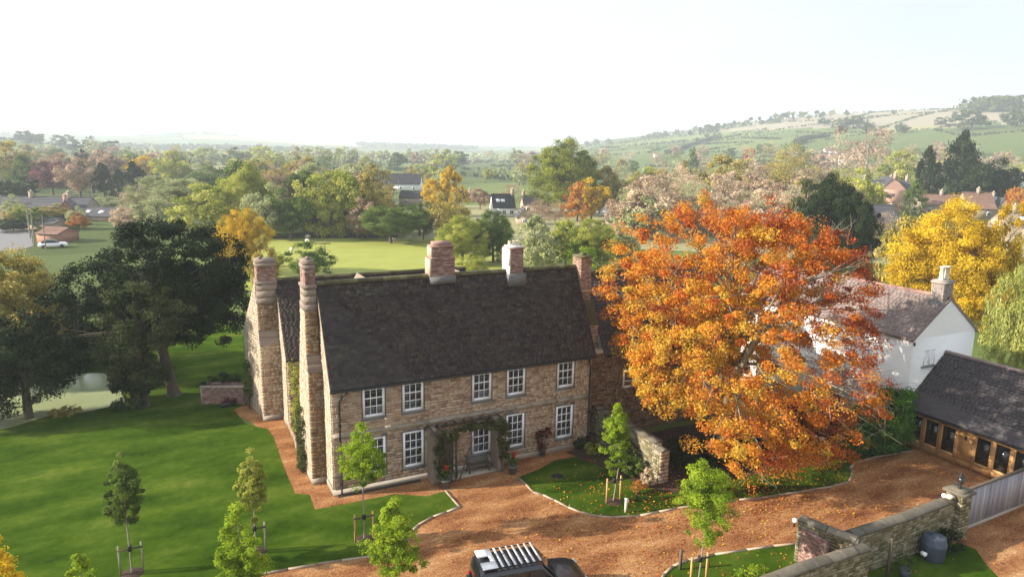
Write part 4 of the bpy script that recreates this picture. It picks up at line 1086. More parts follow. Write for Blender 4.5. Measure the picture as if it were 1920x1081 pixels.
leafy('bush', 'dark bush between the water tank and the gate pier', 'shrub', [(24.2, -16.8, .5, .6, .5, .6, 40)], 'dark', 1600, .2, .10)
leafy('weeds', 'scrappy green plants at the wall foot', 'plants', [(20.9, -16.9, .3, .7, .35, .35, 30)], 'green', 900, .15, .08)
tag(MB().box(19.55, 19.67, -17.1, -17.0, 0, 1.9).build('post', M_bark), 'leaning weathered post against the boundary wall', 'post')

# ------------------------------------------------------------------ small posts
def post(p, h, label, m=M_bark, top=True, r_=.05):
    o = thing('post', label, 'post', (p[0], p[1], 0))
    MB().box(-r_, r_, -r_, r_, 0, h, .7).build('shaft', m, o)
    if top: MB().box(-r_ - .015, r_ + .015, -r_ - .015, r_ + .015, h, h + .04).box(r_, r_ + .08, -.04, .04, h - .18, h - .06).build('head', M_white, o)
post((12.74, -7.73), .72, 'pale bollard light on the court lawn edge', M_clay)
post((12.0, -12.75), .95, 'dark wooden post on the drive beside the gate lawn', top=False)
leafy('heather', 'small scarlet shrub on the court lawn border', 'shrub', [(14.5, -6.4, .45, .5, .3, .3, 30)], 'orange', 800, .14, .07)
tag(MB().box(13.9, 13.97, -7.1, -7.03, 0, .5).build('stake', M_black), 'short dark stake below the scarlet shrub', 'stake')
leafy('shrub', 'dark rounded shrub at the foot of the garden wall', 'shrub', [(15.3, -4.6, .7, .6, .6, .65, 40)], 'green', 2000, .2, .10)
leafy('shrub', 'dense green shrub climbing the middle of the garden wall', 'shrub', [(15.8, -3.2, 1.0, .4, 1.2, 1.0, 70)], 'holm', 4000, .22, .10)
leafy('shrub', 'straggly pale green shrub near the house corner', 'shrub', [(15.0, -1.4, .45, .5, .6, .4, 30)], 'ygreen', 1300, .18, .09)
leafy('shrub', 'low dark shrub by the downpipe corner', 'shrub', [(14.9, -.2, .4, .6, .35, .4, 30)], 'dark', 1200, .18, .09)
leafy('shrub', 'buff grass clump before the garden wall pier', 'shrub', [(15.4, -6.0, .6, .35, .35, .5, 24)], 'cream', 1200, .16, .12)

# ------------------------------------------------------------------ big black car
def section(hw, z0, z1, n=20, p=4.0):
    an = np.arange(n) * 2 * math.pi / n + math.pi / n
    c, s = np.cos(an), np.sin(an)
    return np.column_stack([np.sign(c) * np.abs(c) ** (2 / p) * hw, (z0 + z1) / 2 + np.sign(s) * np.abs(s) ** (2 / p) * (z1 - z0) / 2])
def loft(mb, st, tone=.5, n=20):
    V = []
    for x, hw, z0, z1, p in st:
        s = section(hw, z0, z1, n, p); V.append(np.column_stack([np.full(n, x), s]))
    V = np.array(V); m = len(V)
    i = np.arange(m - 1)[:, None] * n; j = np.arange(n)[None]; k = (j + 1) % n
    mb.add(V.reshape(-1, 3), np.stack([i + j, i + n + j, i + n + k, i + k], -1).reshape(-1, 4)[:, ::-1], tone)
    mb.add(V[0], [tuple(range(n))], tone); mb.add(V[-1], [tuple(range(n))[::-1]], tone)
car = thing('parked_car', 'black off-road car with white slatted roof rack on the drive', 'car', (5.05, -11.75, .02), R(-9))
mb = MB(); loft(mb, [(-2.25, .80, .45, 1.05, 5), (-2.2, .90, .38, 1.16, 6), (-1.4, .95, .36, 1.18, 6), (.6, .95, .36, 1.18, 6), (1.0, .94, .37, 1.17, 5), (1.8, .92, .40, 1.12, 4.5), (2.2, .84, .42, 1.02, 4), (2.36, .70, .48, .86, 4)])
body = mb.build('body', M_carpaint, car, smooth=True)
mb = MB(); loft(mb, [(-2.18, .80, .9, 1.5, 6), (-2.08, .82, .9, 1.86, 6), (-1.9, .80, .9, 1.94, 6), (.1, .79, .9, 1.95, 6), (.38, .77, .9, 1.9, 6), (.95, .76, .9, 1.2, 6)])
mb.build('cabin', M_carpaint, car, smooth=True)
for sg in (-1, 1):
    for x0, x1 in ((-1.95, -1.15), (-1.05, -.3), (-.2, .35)):
        MB().prism([(x0, sg * .80, 1.25), (x1 + (.25 if x1 > 0 else 0), sg * .80, 1.25), (x1, sg * .78, 1.76), (x0, sg * .78, 1.76)], (0, sg * .03, 0)).build('side_window', M_carglass, car)
    MB().box(.55, .75, sg * 1.0 - .09, sg * 1.0 + .09, 1.2, 1.38).build('mirror', M_carpaint, car)
    for xw in (-1.42, 1.45):
        mb = MB(); an = np.linspace(0, 2 * math.pi, 25)[:-1]
        prof_ = [(.0, -.12), (.24, -.12), (.26, -.13), (.38, -.12), (.40, -.06), (.40, .06), (.38, .12), (.26, .13), (.24, .12), (0, .12)]
        V = np.array([[(r_ * math.cos(a), y_, r_ * math.sin(a)) for a in an] for r_, y_ in prof_]); m_, n_ = len(prof_), 24
        i = np.arange(m_ - 1)[:, None] * n_; j = np.arange(n_)[None]; k = (j + 1) % n_
        mb.add(V.reshape(-1, 3), np.stack([i + j, i + k, i + n_ + k, i + n_ + j], -1).reshape(-1, 4))
        wl = mb.build('wheel', M_rubber, car, (xw, sg * .86, .39))
        mb = MB()
        for q in range(6):
            a = q * math.pi / 3; mb.mbox((.12 * math.cos(a), sg * .13, .12 * math.sin(a)), .24, .03, .05, [[math.cos(a), 0, -math.sin(a)], [0, 1, 0], [math.sin(a), 0, math.cos(a)]])
        mb.build('rim', M_alloy, wl)
        mb = MB(); mb.tube([(xw + .5 * math.cos(a), sg * .95, .42 + .5 * math.sin(a)) for a in np.linspace(-.1, math.pi + .1, 10)], .05, 6); mb.build('wheel_arch', M_rubber, car)
    MB().mbox((2.26, sg * .62, .88), .1, .26, .16, np.eye(3)).build('headlight', M_alloy, car)
    MB().box(-2.27, -2.2, sg * .72 - .08, sg * .72 + .08, .85, 1.15).build('tail_light', M_red, car)
MB().prism([(.44, -.70, 1.86), (.44, .70, 1.86), (.98, .72, 1.26), (.98, -.72, 1.26)], (.02, 0, .02)).build('windscreen', M_carglass, car)
MB().tube([(1.0, -.7, 1.22), (1.04, 0, 1.26), (1.0, .7, 1.22)], .025, 5).build('wiper', M_rubber, car)
rk = MB(); rk.tube([(-2.0, -.66, 2.02), (.3, -.66, 2.03)], .025, 6); rk.tube([(-2.0, .66, 2.02), (.3, .66, 2.03)], .025, 6)
rko = rk.build('roof_rack', M_rubber, car)
for i in range(7): MB().box(-1.28 + i * .255, -1.20 + i * .255, -.66, .66, 2.05, 2.085).build('crossbar', M_alloy if i else M_white, rko)
MB().box(-2.02, -1.42, .2, .66, 2.03, 2.07).box(-2.02, -1.42, -.66, -.22, 2.03, 2.07).box(-1.60, -1.42, -.22, .2, 2.03, 2.07).build('rack_plate', M_white, rko)
MB().box(-2.45, -2.25, -.3, .3, .75, 1.35).build('spare_wheel_cover', M_rubber, car)

# ------------------------------------------------------------------ young staked trees on the lawns
YT = {}
def young(p, h, wd, leaf, label, seed, tie=True, tip=None):
    rg = np.random.default_rng(seed)
    o = thing('young_tree', label, 'tree', (p[0], p[1], .02), group='young staked trees round the drive')
    cz = h * .36
    wd *= .92; P, d = crown_pts(rg, 170, (wd / 2, wd / 2, (h - cz) / 2), (0, 0, (h + cz) / 2), .2, 'egg', inner=.5)
    keep = rg.uniform(size=len(P)) < .9
    P, d = P[keep], d[keep]
    mb = MB(); foliage(mb, rg, P, d, 24000, wd * .125, .072, bias=np.clip((P[:, 2] - cz) / (h - cz), 0, 1)); mb.build('crown', LM[leaf], o)  # leaf tone rises with height: sunlit tops put into the colour
    mb = MB(); limbs(mb, rg, P, (0, 0, 0), (0, 0, h * .96), .035, 26, sag=.02); mb.build('trunk', M_palebark, o)
    a0 = rg.uniform(-.2, .2)
    for sx in (-.42, .42): MB().box(sx - .035, sx + .035, -.035, .035, 0, 1.35, .8).build('stake', M_wood if leaf == 'lime' else M_palebark, o)
    MB().box(-.46, .46, -.06, -.04, 1.12, 1.2).build('crossbar', M_bark, o)
    MB().box(-.07, .07, -.09, .07, 1.05, 1.28).build('tie', M_rubber, o)
    mb = MB(); mb.lathe((0, 0, 0), [(0, .09), (.25, .07), (.42, .02), (.5, -.01)], 14); mb.build('mulch', M_soil, o)
young((-9.13, -3.22), 5.3, 1.55, 'green', 'slim young tree alone on the left lawn, olive with a dark tie', 11)
young((-4.29, -3.73), 4.8, 1.3, 'ygreen', 'thin yellowing young tree beside the gravel path', 12)
young((.3, -4.75), 5.7, 2.1, 'lime', 'bright lime young tree before the left front windows', 13)
young((12.8, -6.56), 5.15, 1.5, 'lime', 'glowing yellow-lime young tree on the court lawn', 14)
young((12.0, -13.9), 5.7, 2.4, 'lime', 'leafy young tree on the gate lawn before the beech', 15)
young((-5.5, -11.2), 6.0, 1.7, 'lime', 'pale lime young tree at the bottom edge of the big lawn', 16)
young((-.15, -11.0), 5.15, 1.75, 'lime', 'bushy lime young tree between big lawn and car', 17)
young((-9.95, -11.0), 5.5, 1.5, 'lime', 'lime treetop just showing at the bottom left', 18)
young((-11.9, -11.2), 6.6, 1.7, 'yellow', 'golden young tree in the bottom left corner', 19)
leafy('shrub', 'bright lime shrub behind the low coped wall', 'shrub', [(13.6, -15.3, .6, .8, .6, .6, 50)], 'lime', 2600, .2, .10)

# ------------------------------------------------------------------ the great beech
def beech():
    rg = np.random.default_rng(77)
    o = thing('beech_tree', 'huge copper beech in orange and gold autumn leaf before the white house', 'tree', (21.7, -4.8, 0))
    P, d = crown_pts(rg, 1300, (8.1, 7.0, 6.9), (0, -.3, 8.2), .24, inner=.35, low=-.95)
    # fuller rounded top, then drooping skirts to the front
    tp = rg.normal(size=(90, 3)) * (2.6, 2.6, .8) + (.6, -.5, 13.2); P = np.vstack([P, tp]); d = np.vstack([d, np.tile([0, 0, 1.], (90, 1))])
    sk = rg.uniform((-4.2, -5.4, 2.0), (1.5, -2.8, 5.2), (80, 3)); P = np.vstack([P, sk]); d = np.vstack([d, np.tile([0, -1., 0], (len(sk), 1))])
    sk = rg.uniform((-5, -5.0, .9), (5, -3.0, 3.4), (70, 3)); P = np.vstack([P, sk]); d = np.vstack([d, np.tile([0, -1., 0], (len(sk), 1))])
    P[:, 0] = np.where(P[:, 0] > 3, 3 + (P[:, 0] - 3) * .86, P[:, 0])
    P[:, :2] *= (1 + .17 * np.clip((7.5 - P[:, 2]) / 6, 0, 1))[:, None]
    keep = (P[:, 2] > 1.0) & ~((P[:, 0] < -3.2) & (P[:, 2] < 2.4)) & ~((P[:, 0] > 6.0) & (P[:, 2] < 4.2))
    P, d = P[keep], d[keep]
    P[:, 0] = np.where((P[:, 0] > 2.5) & (P[:, 2] > 8), 2.5 + (P[:, 0] - 2.5) * (1 - .075 * np.clip(P[:, 2] - 8, 0, 5)), P[:, 0])
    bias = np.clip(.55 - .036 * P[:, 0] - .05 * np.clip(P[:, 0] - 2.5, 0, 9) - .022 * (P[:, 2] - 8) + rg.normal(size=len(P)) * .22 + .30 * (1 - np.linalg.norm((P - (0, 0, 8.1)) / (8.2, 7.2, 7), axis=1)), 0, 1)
    mb = MB()
    # lean twigs give ragged sprays: each clump spreads away from the trunk
    n = len(P); per = (rg.dirichlet(np.ones(n) * 3) * 215000 * np.clip(1.15 - .055 * np.clip(P[:, 0] - 1.5, 0, 9), .5, 1)).astype(int) + 1
    idx = np.repeat(np.arange(n), per)
    g = rg.normal(size=(len(idx), 3)); g /= np.linalg.norm(g, axis=1)[:, None]; g *= (rg.uniform(size=len(idx)) ** .45)[:, None]
    ax_ = d[idx].copy(); ax_[:, 2] -= .35; ax_ /= np.linalg.norm(ax_, axis=1)[:, None]
    cs = (.46 * rg.uniform(.5, 1.35, n))[idx][:, None]
    C = P[idx] + g * cs * (1, 1, .7) + ax_ * np.sum(g * ax_, 1)[:, None] * cs * .35
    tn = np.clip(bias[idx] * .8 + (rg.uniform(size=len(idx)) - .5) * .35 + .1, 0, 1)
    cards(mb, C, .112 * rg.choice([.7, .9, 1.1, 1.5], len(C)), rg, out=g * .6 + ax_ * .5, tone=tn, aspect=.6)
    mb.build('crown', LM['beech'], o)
    t = MB()
    limbs(t, rg, P, (0, 0, -.1), (.2, .2, 13.2), .38, 70, sag=.10, seg=8, sub=3, tone=.4)
    for a, h0 in ((-1.8, 3.0), (.6, 3.6), (2.6, 2.6), (-.5, 4.5)):
        e = np.array([math.cos(a) * 5.5, math.sin(a) * 4.4, 11.0]); t.tube([(0, 0, h0), (e[0] * .35, e[1] * .35, h0 + 3.2), (e[0] * .7, e[1] * .7, h0 + 6.0), e], [.25, .17, .10, .03], 7, .6)
    t.build('trunk', M_palebark, o)
    # fine bare twigs standing out of the crown
    tw = MB(); wt = .4 + np.clip(P[:, 0], 0, 9) * .5; k = rg.choice(len(P), 300, replace=False, p=wt / wt.sum())
    for i in k:
        q = P[i]; a = q - d[i] * 1.2
        e = q + d[i] * rg.uniform(.3, .85) + rg.normal(size=3) * .4 + (0, 0, .15)
        tw.tube([a, q, e], [.018, .013, .005], 4, .9, cap=False)
        for _ in range(3):
            b = q + (e - q) * rg.uniform(.1, .7); tw.tube([b, b + d[i] * .4 + rg.normal(size=3) * .32], [.011, .004], 3, .9, cap=False)
    tw.build('fine_twigs', M_palebark, o, kind='stuff')
beech()
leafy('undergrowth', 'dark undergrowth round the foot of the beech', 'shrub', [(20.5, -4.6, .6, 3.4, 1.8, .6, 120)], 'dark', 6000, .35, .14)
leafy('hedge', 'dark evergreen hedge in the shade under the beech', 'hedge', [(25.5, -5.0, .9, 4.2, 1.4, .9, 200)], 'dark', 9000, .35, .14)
leafy('laurel_bush', 'large glossy green laurel beside the oak-framed outbuilding', 'shrub', [(31.2, -8.3, 2.0, 2.1, 1.5, 2.0, 170), (29.6, -8.0, 1.5, 1.6, 1.2, 1.5, 90), (32.0, -8.6, 3.2, 1.0, .8, 1.0, 50)], 'laurel', 32000, .42, .13)
leafy('maroon_bush', 'dark maroon-leaved bush between laurel and beech', 'shrub', [(27.8, -6.2, 2.0, 1.6, 1.5, 1.9, 120)], 'maroon', 11000, .4, .14)

# ------------------------------------------------------------------ trees west of the house
def big_tree(name, label, base, blobs, leaf, n, clump, lf, r0, nl, top, bark=M_bark, seed=0, sub=1, tonebias=None):
    rg = np.random.default_rng(hash_(label))
    o = thing(name, label, 'tree', base)
    P = []; D_ = []
    for (x, y, z, rx, ry, rz_, k) in blobs:
        p_, d2 = crown_pts(rg, k, (rx, ry, rz_), (x, y, z), .14, inner=.3); P.append(p_); D_.append(d2)
    P = np.vstack(P); d = np.vstack(D_); k_ = P[:, 2] > .4; P, d = P[k_], d[k_]
    mb = MB(); foliage(mb, rg, P, d, n, clump, lf); mb.build('crown', LM[leaf], o)
    t = MB(); limbs(t, rg, P, (0, 0, -.1), top, r0, nl, sag=.08, seg=7, sub=sub); t.build('trunk', bark, o)
    return o
big_tree('evergreen_oak', 'massive dark evergreen oak spreading left of the farmhouse', (-7.0, 19.6, 0), [(0.2, 1.5, 8.2, 5.4, 4.6, 4.4, 330), (-4.2, 1.5, 6.4, 3.6, 3.4, 3.6, 110), (3.2, .8, 6.2, 2.4, 3.0, 3.2, 90), (-1, 2.5, 4.4, 4.6, 3.0, 2.2, 60)], 'dark', 115000, .68, .17, .4, 50, (0, 0, 10.5))
big_tree('ivy_tree', 'lighter ivy-clad tree in front of the dark evergreen oak', (-8.9, 18.0, 0), [(.3, -.5, 6.4, 2.3, 2.0, 3.0, 90), (-.6, -.4, 4.2, 1.8, 1.6, 1.8, 40), (2.0, -.2, 6.9, 1.6, 1.6, 2.0, 40), (0, .4, 2.6, 1.6, 1.4, 1.8, 40)], 'holm', 34000, .6, .16, .3, 24, (0, 0, 8.5))
big_tree('yew_bush', 'blackish conical yew at the pond edge beneath the oak', (-9.6, 17.9, 0), [(0, 0, 1.9, 1.4, 1.3, 1.9, 70)], 'dark', 9000, .4, .15, .15, 8, (0, 0, 3.2))
big_tree('holly_tree', 'rounded dark holly tree at the left end of the pond', (-15.6, 18.6, 0), [(-.5, -.3, 4.0, 3.2, 2.6, 3.0, 130), (-2.6, 0, 3.0, 2.6, 2.2, 2.6, 80), (1.6, 1.0, 3.4, 2.0, 2.0, 2.2, 60), (-3.6, -.4, 1.9, 2.0, 1.4, 1.6, 40)], 'dark', 46000, .65, .17, .28, 26, (0, 0, 5.6))
big_tree('willow_tree', 'golden weeping willow at the left edge beyond the holly', (-19.5, 29.5, 0), [(0, 0, 5.4, 5.4, 4.2, 5.2, 260), (-4, 0, 4.5, 3.5, 3.5, 4.4, 110), (2.5, 2, 4.2, 3.4, 3.0, 4.0, 110)], 'olive', 90000, .8, .19, .3, 30, (0, 0, 9))
big_tree('dark_thicket', 'shadowy thicket behind the pond below the oak', (-13.5, 28.5, 0), [(0, 0, 2.6, 3.6, 1.6, 2.4, 90), (3.4, 1, 2.2, 2.2, 1.5, 2.0, 50)], 'holm', 15000, .6, .20, .2, 14, (0, 0, 4))
leafy('reeds', 'tawny low plants on the near pond bank', 'plants', [(-13.6, 18.0, .35, 1.0, .35, .35, 40)], 'olive', 1500, .2, .14)

# ------------------------------------------------------------------ village buildings beyond
WM = dict(stone=mat('village_stone', [(.22, .18, .13), (.34, .28, .21), (.45, .39, .30)], ns=.8, na=.4), white=M_render, brick=mat('village_brick', [(.22, .10, .07), (.34, .17, .12), (.44, .26, .19)], ns=1, na=.4),
          pink=mat('pink_brick', [(.40, .22, .17), (.52, .31, .24), (.6, .40, .32)], ns=1, na=.4))
RM = dict(slate=mat('village_slate', [(.05, .05, .06), (.085, .085, .10), (.13, .13, .15)], tone=.6, ns=.5, na=.4), dark=mat('village_dark_roof', [(.02, .02, .027), (.035, .035, .045), (.055, .055, .068)], tone=.6, ns=.5, na=.4),
          tile=mat('village_tile', [(.14, .08, .06), (.22, .13, .10), (.31, .20, .16)], tone=.6, ns=.5, na=.4), thatch=mat('thatch', [(.12, .085, .06), (.2, .15, .11), (.28, .22, .17)], ns=2, na=.4))
def cottage(u0, u1, vb, ve, vr, label, wall='stone', roof='slate', rot=0.0, dep=6.0, ch=(0.05, .95), win=3, gable=False, name='village_house', cat='house', sky=0, fl=2, chh=1.3, group=None):
    p = G((u0 + u1) / 2, vb); D = float(np.dot(p - CAM, FW)); k = D / F_PX
    L_ = (u1 - u0) * k; he = (vb - ve) * k; hr = (vb - vr) * k
    base_rz = math.atan2(RT[1], RT[0]) + R(rot)
    if gable: dep, L_ = L_, dep
    hr = hr - dep / 2 * .12 if not gable else hr
    hr = max(hr, he + .8)
    o = thing(name, label, cat, (p[0], p[1], float(p[2]) - .1), base_rz + (math.pi / 2 if gable else 0), group)
    mb = MB(); mb.box(-L_ / 2, L_ / 2, -dep / 2, dep / 2, 0, he); mb.prism([(-L_ / 2, -dep / 2, he), (-L_ / 2, dep / 2, he), (-L_ / 2, 0, hr)], (L_, 0, 0)); mb.build('wall', WM[wall], o)
    z0 = he - .25 * (hr - he) / (dep / 2); mb = MB(); rows = max(4, int((hr - he) / .45))
    for sg in (-1, 1):
        for i in range(rows):
            f0, f1 = i / rows, (i + 1) / rows
            y0, y1 = sg * (dep / 2 + .25) * (1 - f0), sg * (dep / 2 + .25) * (1 - f1); za, zb = z0 + (hr - z0) * f0, z0 + (hr - z0) * f1
            mb.prism([(-L_ / 2 - .15, y0, za + .12), (-L_ / 2 - .15, y1, zb + .07), (-L_ / 2 - .15, y1, zb - .02), (-L_ / 2 - .15, y0, za - .02)], (L_ + .3, 0, 0), rng.uniform(.3, .7))
    ro = mb.build('roof', RM[roof], o)
    MB().prism([(-L_ / 2 - .15, -.2, hr), (-L_ / 2 - .15, 0, hr + .2), (-L_ / 2 - .15, .2, hr)], (L_ + .3, 0, 0)).build('ridge', RM[roof], ro)
    for i in range(sky): MB().mbox(np.array([-L_ * .25 + i * L_ * .22, -dep / 4 - .1, (he + hr) / 2 + .12]), 1.1, 1.0, .12, Matrix.Rotation(math.atan2(hr - he, dep / 2), 3, 'X')).build('skylight', M_white, ro)
    for f in ch:
        c_ = MB().box(-L_ / 2 + f * L_ - .45, -L_ / 2 + f * L_ + .45, -.4, .4, hr - .6, hr + chh).box(-L_ / 2 + f * L_ - .52, -L_ / 2 + f * L_ + .52, -.47, .47, hr + chh, hr + chh + .15).build('chimney', WM['pink' if wall in ('pink', 'brick') else 'stone'], ro)
        MB().lathe((-L_ / 2 + f * L_, 0, hr + chh + .15), [(.16, 0), (.12, .4), (.08, .4), (.08, .1)], 8).build('chimney_pot', M_clay, c_)
    if he > 1.8:
        nf = 2 if he > 4.2 and fl > 1 else 1
        for fl_ in range(nf):
            zc = he * (fl_ + .5) / nf
            sides = [(-L_ / 2 + L_ * (i + .5) / win, -dep / 2, 0) for i in range(win)] + ([(-L_ / 2, 0, -math.pi / 2)] if not gable else [(-L_ / 2, 0, -math.pi / 2), (L_ / 2, 0, math.pi / 2)])
            for x, y, a in sides:
                hw_ = .5; wd = MB().box(-hw_, hw_, -.05, .05, -.55, .6).build('window', M_white, o, (x, y, zc)); wd.rotation_euler = (0, 0, a)
                for q in (-.24, .24): MB().box(q - .20, q + .20, -.07, -.05, -.45, .5, rng.uniform()).build('pane', M_glass, wd)
    return o
cottage(0, 172, 402, 386, 366, 'long low slate-roofed village house with two pale chimneys, far left', 'stone', 'slate', 4, 7, (.37, .76), 6)
cottage(108, 152, 408, 398, 374, 'brick gabled village house with cream bargeboards before the long roof', 'brick', 'slate', 25, 9, (.1,), 2, gable=True)
cottage(148, 262, 412, 402, 386, 'low grey-roofed village building right of the brick gable', 'stone', 'slate', -3, 7, (), 5, fl=1, sky=2)
cottage(-40, 19, 412, 404, 386, 'thatched outbuilding cut by the left edge', 'stone', 'thatch', 8, 6, (), 2, fl=1)
cottage(60, 125, 428, 415, 409, 'grey village shed below the yellow-green shrub', 'stone', 'slate', -12, 5, (), 0, fl=1, name='shed', cat='shed')
cottage(88, 132, 452, 434, 425, 'orange-brown timber shed above the dark oak', 'brick', 'tile', -8, 5, (), 0, fl=1, name='shed', cat='shed')
cottage(405, 442, 345, 333, 317, 'blue-grey barn roof between pale green trees', 'stone', 'dark', 0, 12, (), 2, name='barn', cat='barn')
cottage(718, 790, 358, 343, 323, 'large dark-roofed barn in the middle distance', 'white', 'dark', 2, 12, (), 3, name='barn', cat='barn')
cottage(695, 722, 362, 345, 324, 'dark gabled end adjoining the large barn', 'white', 'dark', 15, 10, (), 1, gable=True, name='barn', cat='barn')
cottage(694, 734, 384, 370, 350, 'brick cottage in front of the large barn', 'brick', 'tile', 5, 6, (.9,), 2)
cottage(752, 806, 384, 368, 355, 'black weatherboarded shed with small white emblem', 'stone', 'dark', 0, 8, (), 2, name='shed', cat='shed')
cottage(862, 885, 375, 366, 360, 'small low roof beside the dark hedge', 'stone', 'tile', 0, 5, (.2, .8), 1)
cottage(921, 962, 404, 386, 361, 'white-gabled house with two skylights in a dark roof', 'white', 'dark', 10, 7, (.95,), 3, sky=2)
cottage(978, 1028, 398, 382, 364, 'dark-roofed house left of the great green oak', 'stone', 'dark', 8, 7, (.05,), 3)
cottage(968, 994, 420, 404, 388, 'small pale gable among bare pink trees', 'stone', 'slate', 5, 6, (), 1, gable=True)
cottage(1126, 1174, 392, 378, 357, 'dark-roofed house behind the white cottage', 'stone', 'dark', -4, 7, (.98,), 3)
cottage(1114, 1172, 402, 389, 378, 'white cottage with slate roof right of the golden tree', 'white', 'slate', -4, 6, (.6,), 3)
cottage(1124, 1144, 402, 391, 379, 'white gabled porch wing of the white cottage', 'white', 'slate', -4, 9, (), 1, gable=True)
cottage(1136, 1176, 420, 412, 402, 'low grey roof just below the white cottage', 'stone', 'slate', -4, 5, (), 2, fl=1)
cottage(1296, 1346, 428, 404, 368, 'tile-roofed house half hidden by the top of the beech', 'stone', 'slate', 20, 8, (.7,), 2)
cottage(1372, 1470, 392, 374, 352, 'long brown-red roof behind the beech top', 'brick', 'tile', -4, 9, (.55,), 5)
cottage(1318, 1338, 432, 412, 396, 'pale stone chimney stack end showing over the beech', 'stone', 'slate', 0, 4, (.5,), 1, gable=True)
pk = dict(group=None)
cottage(1614, 1694, 392, 352, 336, 'stone house with grey roof behind the pink gable', 'stone', 'slate', -6, 8, (.05, .62, .97), 4, chh=1.8)
cottage(1637, 1681, 392, 354, 332, 'pink brick gabled house with single window', 'pink', 'slate', -8, 11, (.0,), 1, gable=True, chh=1.4)
cottage(1612, 1668, 430, 412, 380, 'pale grey roof below the pink gabled house', 'stone', 'slate', 10, 8, (), 2)
cottage(1718, 1802, 402, 382, 362, 'brown-roofed house behind the big yellow tree', 'stone', 'tile', -6, 8, (.0, .5), 3)
cottage(1800, 1850, 408, 388, 358, 'tile-roofed house with stone chimney right of the yellow crown', 'stone', 'tile', -6, 8, (.55,), 2)
cottage(1852, 1880, 408, 394, 370, 'pale stone gable right of the yellow crown', 'stone', 'slate', -10, 8, (.9,), 1, gable=True)
cottage(1872, 1990, 452, 420, 392, 'grey-roofed house with two small skylights at the right edge', 'stone', 'slate', -6, 9, (.2,), 4, sky=2)
cottage(1896, 1935, 350, 342, 322, 'white gabled house far off at the right edge', 'white', 'slate', -8, 8, (.5,), 1, gable=True)
for i, (a, b, c, d_, e, wl_, rf_) in enumerate([(1545, 1562, 287, 283, 277, 'white', 'tile'), (1566, 1584, 290, 286, 280, 'stone', 'tile'), (1552, 1572, 297, 293, 287, 'pink', 'tile'), (1572, 1590, 303, 299, 293, 'white', 'tile'), (1538, 1552, 293, 289, 284, 'stone', 'slate'), (1588, 1602, 296, 292, 286, 'pink', 'tile'),
                                       (1225, 1234, 292, 289, 286, 'white', 'tile'), (868, 878, 300, 297, 294, 'white', 'slate'), (885, 892, 303, 301, 298, 'stone', 'tile')]):
    cottage(a, b, c + 3, d_, e, ['tiny white hillside house, topmost of its cluster', 'small stone hillside house beside the topmost one', 'pinkish hillside house in the middle of the cluster', 'lowest white house of the hillside cluster', 'small slate-roofed hillside house at the cluster edge', 'pink hillside house at the right of the cluster', 'lone white house low on the green hill', 'distant pale farmhouse in the plain', 'distant farm building right of the pale farmhouse'][i], wl_, rf_, rng.uniform(-20, 20), 7, (), 2, group='far hillside and plain houses')

# road, cars on it, poles
struct('road', MB().sheet([tuple(G0(u, v)[:2]) for u, v in [(-60, 430), (58, 431), (62, 462), (30, 470), (-80, 470)]], .05), M_road)
def pole(u, vb, vt, label, wires=False, r_=.13):
    p = G(u, vb); h = AT(u, vt, p)[2] - p[2]
    o = thing('utility_pole', label, 'pole', tuple(p))
    MB().tube([(0, 0, 0), (0, 0, h)], [r_, r_ * .7], 8).build('shaft', M_palebark, o)
    MB().box(-.9, .9, -.06, .06, h - .6, h - .45).build('crossarm', M_bark, o)
    return p + np.array([0, 0, h - .5])
a_ = pole(57, 447, 375, 'tall wooden pole by the grey road at the far left'); b_ = pole(65, 462, 396, 'second wooden pole just right of the tall one')
c_ = pole(175, 385, 344, 'slim pole before the dark conifers'); pole(610, 492, 449, 'thin post in the sunny paddock', r_=.10); pole(1062, 378, 332, 'pale pole in front of the great green oak')
pole(747, 360, 331, 'thin pole by the large barn', r_=.1); pole(86, 470, 402, 'grey pole beside the timber shed', r_=.1)
mb = MB()
for q in (np.array(a_) + (-40, 10, 1), b_ + np.array([0, 0, 0])):
    m_ = (a_ + q) / 2 - np.array([0, 0, .7]); mb.tube([a_, (a_ + m_) / 2 - (0, 0, .2), m_, (m_ + q) / 2 - (0, 0, .2), q], .025, 4)
tag(mb.build('overhead_wire', M_black), 'thin overhead wires strung from the tall roadside pole', 'wire')
def small_car(u, v, label, m):
    p = G(u, v); o = thing('parked_car', label, 'car', tuple(p), rng.uniform(-.3, .3))
    mb = MB(); loft(mb, [(-2.1, .7, .3, .8, 5), (-2, .85, .25, .9, 5), (1.6, .85, .25, .9, 5), (2.1, .7, .3, .7, 4)]); mb.build('body', m, o, smooth=True)
    mb = MB(); loft(mb, [(-1.7, .7, .7, 1.0, 5), (-1.2, .68, .7, 1.45, 5), (.2, .68, .7, 1.45, 5), (.9, .7, .7, .95, 5)]); mb.build('cabin', M_carglass, o, smooth=True)
    for x in (-1.3, 1.3):
        for y in (-.8, .8): MB().tube([(x, y - .1, .3), (x, y + .1, .3)], .3, 12).build('wheel', M_rubber, o)
small_car(100, 464, 'small white car beside the timber shed', M_white); small_car(24, 414, 'dark green van parked by the road', M_tank)
small_car(190, 398, 'white car by the low grey-roofed building', M_white); small_car(205, 399, 'silver car next to the white one in the village', M_alloy)
